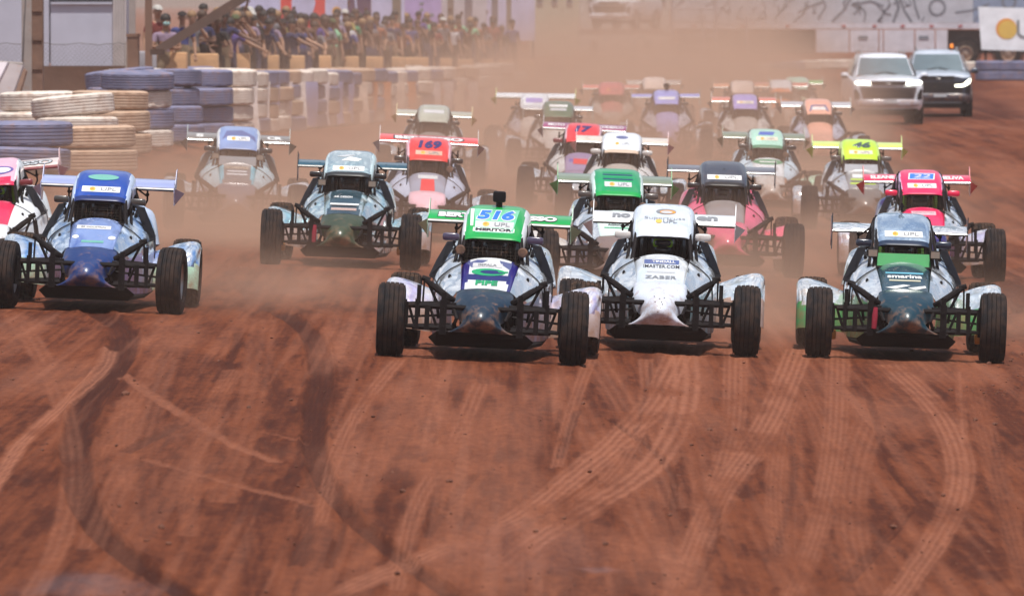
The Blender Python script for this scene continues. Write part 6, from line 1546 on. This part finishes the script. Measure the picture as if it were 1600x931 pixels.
# ------------------------------------------------------------------ air: thin even haze, and the dust thrown up by the pack
def vol_box(name, lo, hi, mat):
    mb = MB(); mb.box([(a + b) / 2 for a, b in zip(lo, hi)], [b - a for a, b in zip(lo, hi)])
    o = link(name, mb.mesh(name, [mat])); o['kind'] = 'stuff'; return o
HAZE_D, DUST_D = 0.00032, 0.095
m = bpy.data.materials.new('haze'); m.use_nodes = True; nt = m.node_tree; nt.nodes.clear()
out = nt.nodes.new('ShaderNodeOutputMaterial'); pv = nt.nodes.new('ShaderNodeVolumePrincipled')
pv.inputs['Color'].default_value = (.86, .74, .70, 1); pv.inputs['Density'].default_value = HAZE_D
nt.links.new(pv.outputs['Volume'], out.inputs['Volume'])
vol_box('haze', (-905, -45, -2.2), (905, 2505, 6.6), m)

m = bpy.data.materials.new('dust_cloud'); m.use_nodes = True; nt = m.node_tree; nt.nodes.clear(); N, L = nt.nodes, nt.links
out = N.new('ShaderNodeOutputMaterial'); pv = N.new('ShaderNodeVolumePrincipled'); L.new(pv.outputs['Volume'], out.inputs['Volume'])
pv.inputs['Color'].default_value = (.80, .545, .40, 1); pv.inputs['Anisotropy'].default_value = .1
geo = N.new('ShaderNodeNewGeometry'); sx = N.new('ShaderNodeSeparateXYZ'); L.new(geo.outputs['Position'], sx.inputs[0])
px_, py_, pz_ = sx.outputs
def mr(v, a, b, c, d, smooth=True):
    n = N.new('ShaderNodeMapRange'); n.interpolation_type = 'SMOOTHSTEP' if smooth else 'LINEAR'; n.clamp = True
    for i, q in enumerate((v, a, b, c, d)):
        if hasattr(q, 'links'): L.new(q, n.inputs[i])
        else: n.inputs[i].default_value = q
    return n.outputs[0]
def mm(op, a, b=None):
    n = N.new('ShaderNodeMath'); n.operation = op
    for i, q in enumerate((a, b)):
        if q is None: continue
        if hasattr(q, 'links'): L.new(q, n.inputs[i])
        else: n.inputs[i].default_value = q
    return n.outputs[0]
mp = N.new('ShaderNodeMapping'); mp.inputs['Scale'].default_value = (.30, .085, .55); L.new(geo.outputs['Position'], mp.inputs['Vector'])
nz = N.new('ShaderNodeTexNoise'); nz.inputs['Scale'].default_value = 1; nz.inputs['Detail'].default_value = 4; nz.inputs['Distortion'].default_value = .6; L.new(mp.outputs['Vector'], nz.inputs['Vector'])
n_ = mr(nz.outputs['Fac'], .37, .64, .06, 1.95)
hh_ = mr(py_, 85, 200, .5, 1.45)
hz_ = mm('EXPONENT', mm('MULTIPLY', mm('DIVIDE', mm('MAXIMUM', mm('ADD', pz_, .15), 0.0), hh_), -1.0))
hz_ = mm('ADD', hz_, mm('MULTIPLY', mm('EXPONENT', mm('MULTIPLY', mm('MAXIMUM', pz_, 0.0), -1.9)), mr(py_, 92, 125, 0, 1.5)))
xr_ = mr(py_, 80, 205, 3.6, 8.2, False)
lat = mm('MULTIPLY', mr(mm('SUBTRACT', px_, mr(py_, 130, 240, -6.8, -.3, False)), -1.0, 5.0, .24, 1), mr(mm('SUBTRACT', px_, xr_), -2.5, 2.2, 1, 0))
dep = mm('ADD', mm('MULTIPLY', mr(py_, 84, 112, 0, 1), .38), mm('MULTIPLY', mr(py_, 118, 180, 0, 1), .62))
dep = mm('MULTIPLY', dep, mr(py_, 255, 300, 1, .1))
den = mm('MULTIPLY', mm('MULTIPLY', mm('MULTIPLY', n_, hz_), mm('MULTIPLY', lat, dep)), DUST_D)
for (c, r, a) in [((-3.9, 101.5, .25), (2.3, 5.0, .75), .26), ((-.6, 97.5, .1), (2.0, 4.5, .6), .12), ((2.4, 94.0, .0), (1.9, 5.0, .55), .13), ((5.3, 116.0, .0), (1.6, 5.0, .5), .10),
                  ((4.95, 79.5, -.2), (.7, 4.0, .45), .10), ((-2.7, 81.5, .15), (1.1, 4.0, .4), .09), ((.9, 80.5, .0), (1.6, 4.0, .4), .07), ((2.5, 80.0, -.05), (.9, 4.0, .45), .10), ((-5.2, 90.5, .2), (1.3, 5.0, .5), .08)]:
    v1 = N.new('ShaderNodeVectorMath'); v1.operation = 'SUBTRACT'; L.new(geo.outputs['Position'], v1.inputs[0]); v1.inputs[1].default_value = c
    v2 = N.new('ShaderNodeVectorMath'); v2.operation = 'MULTIPLY'; L.new(v1.outputs[0], v2.inputs[0]); v2.inputs[1].default_value = tuple(1 / q for q in r)
    v3 = N.new('ShaderNodeVectorMath'); v3.operation = 'DOT_PRODUCT'; L.new(v2.outputs[0], v3.inputs[0]); L.new(v2.outputs[0], v3.inputs[1])
    g_ = mm('MULTIPLY', mm('MULTIPLY', mm('EXPONENT', mm('MULTIPLY', v3.outputs['Value'], -1.0)), a * 1.4), mr(nz.outputs['Fac'], .30, .62, .35, 1.3))
    den = mm('ADD', den, g_)
L.new(den, pv.inputs['Density'])
vol_box('dust_cloud', (-12, 72, -1.6), (15, 302, 5.2), m)
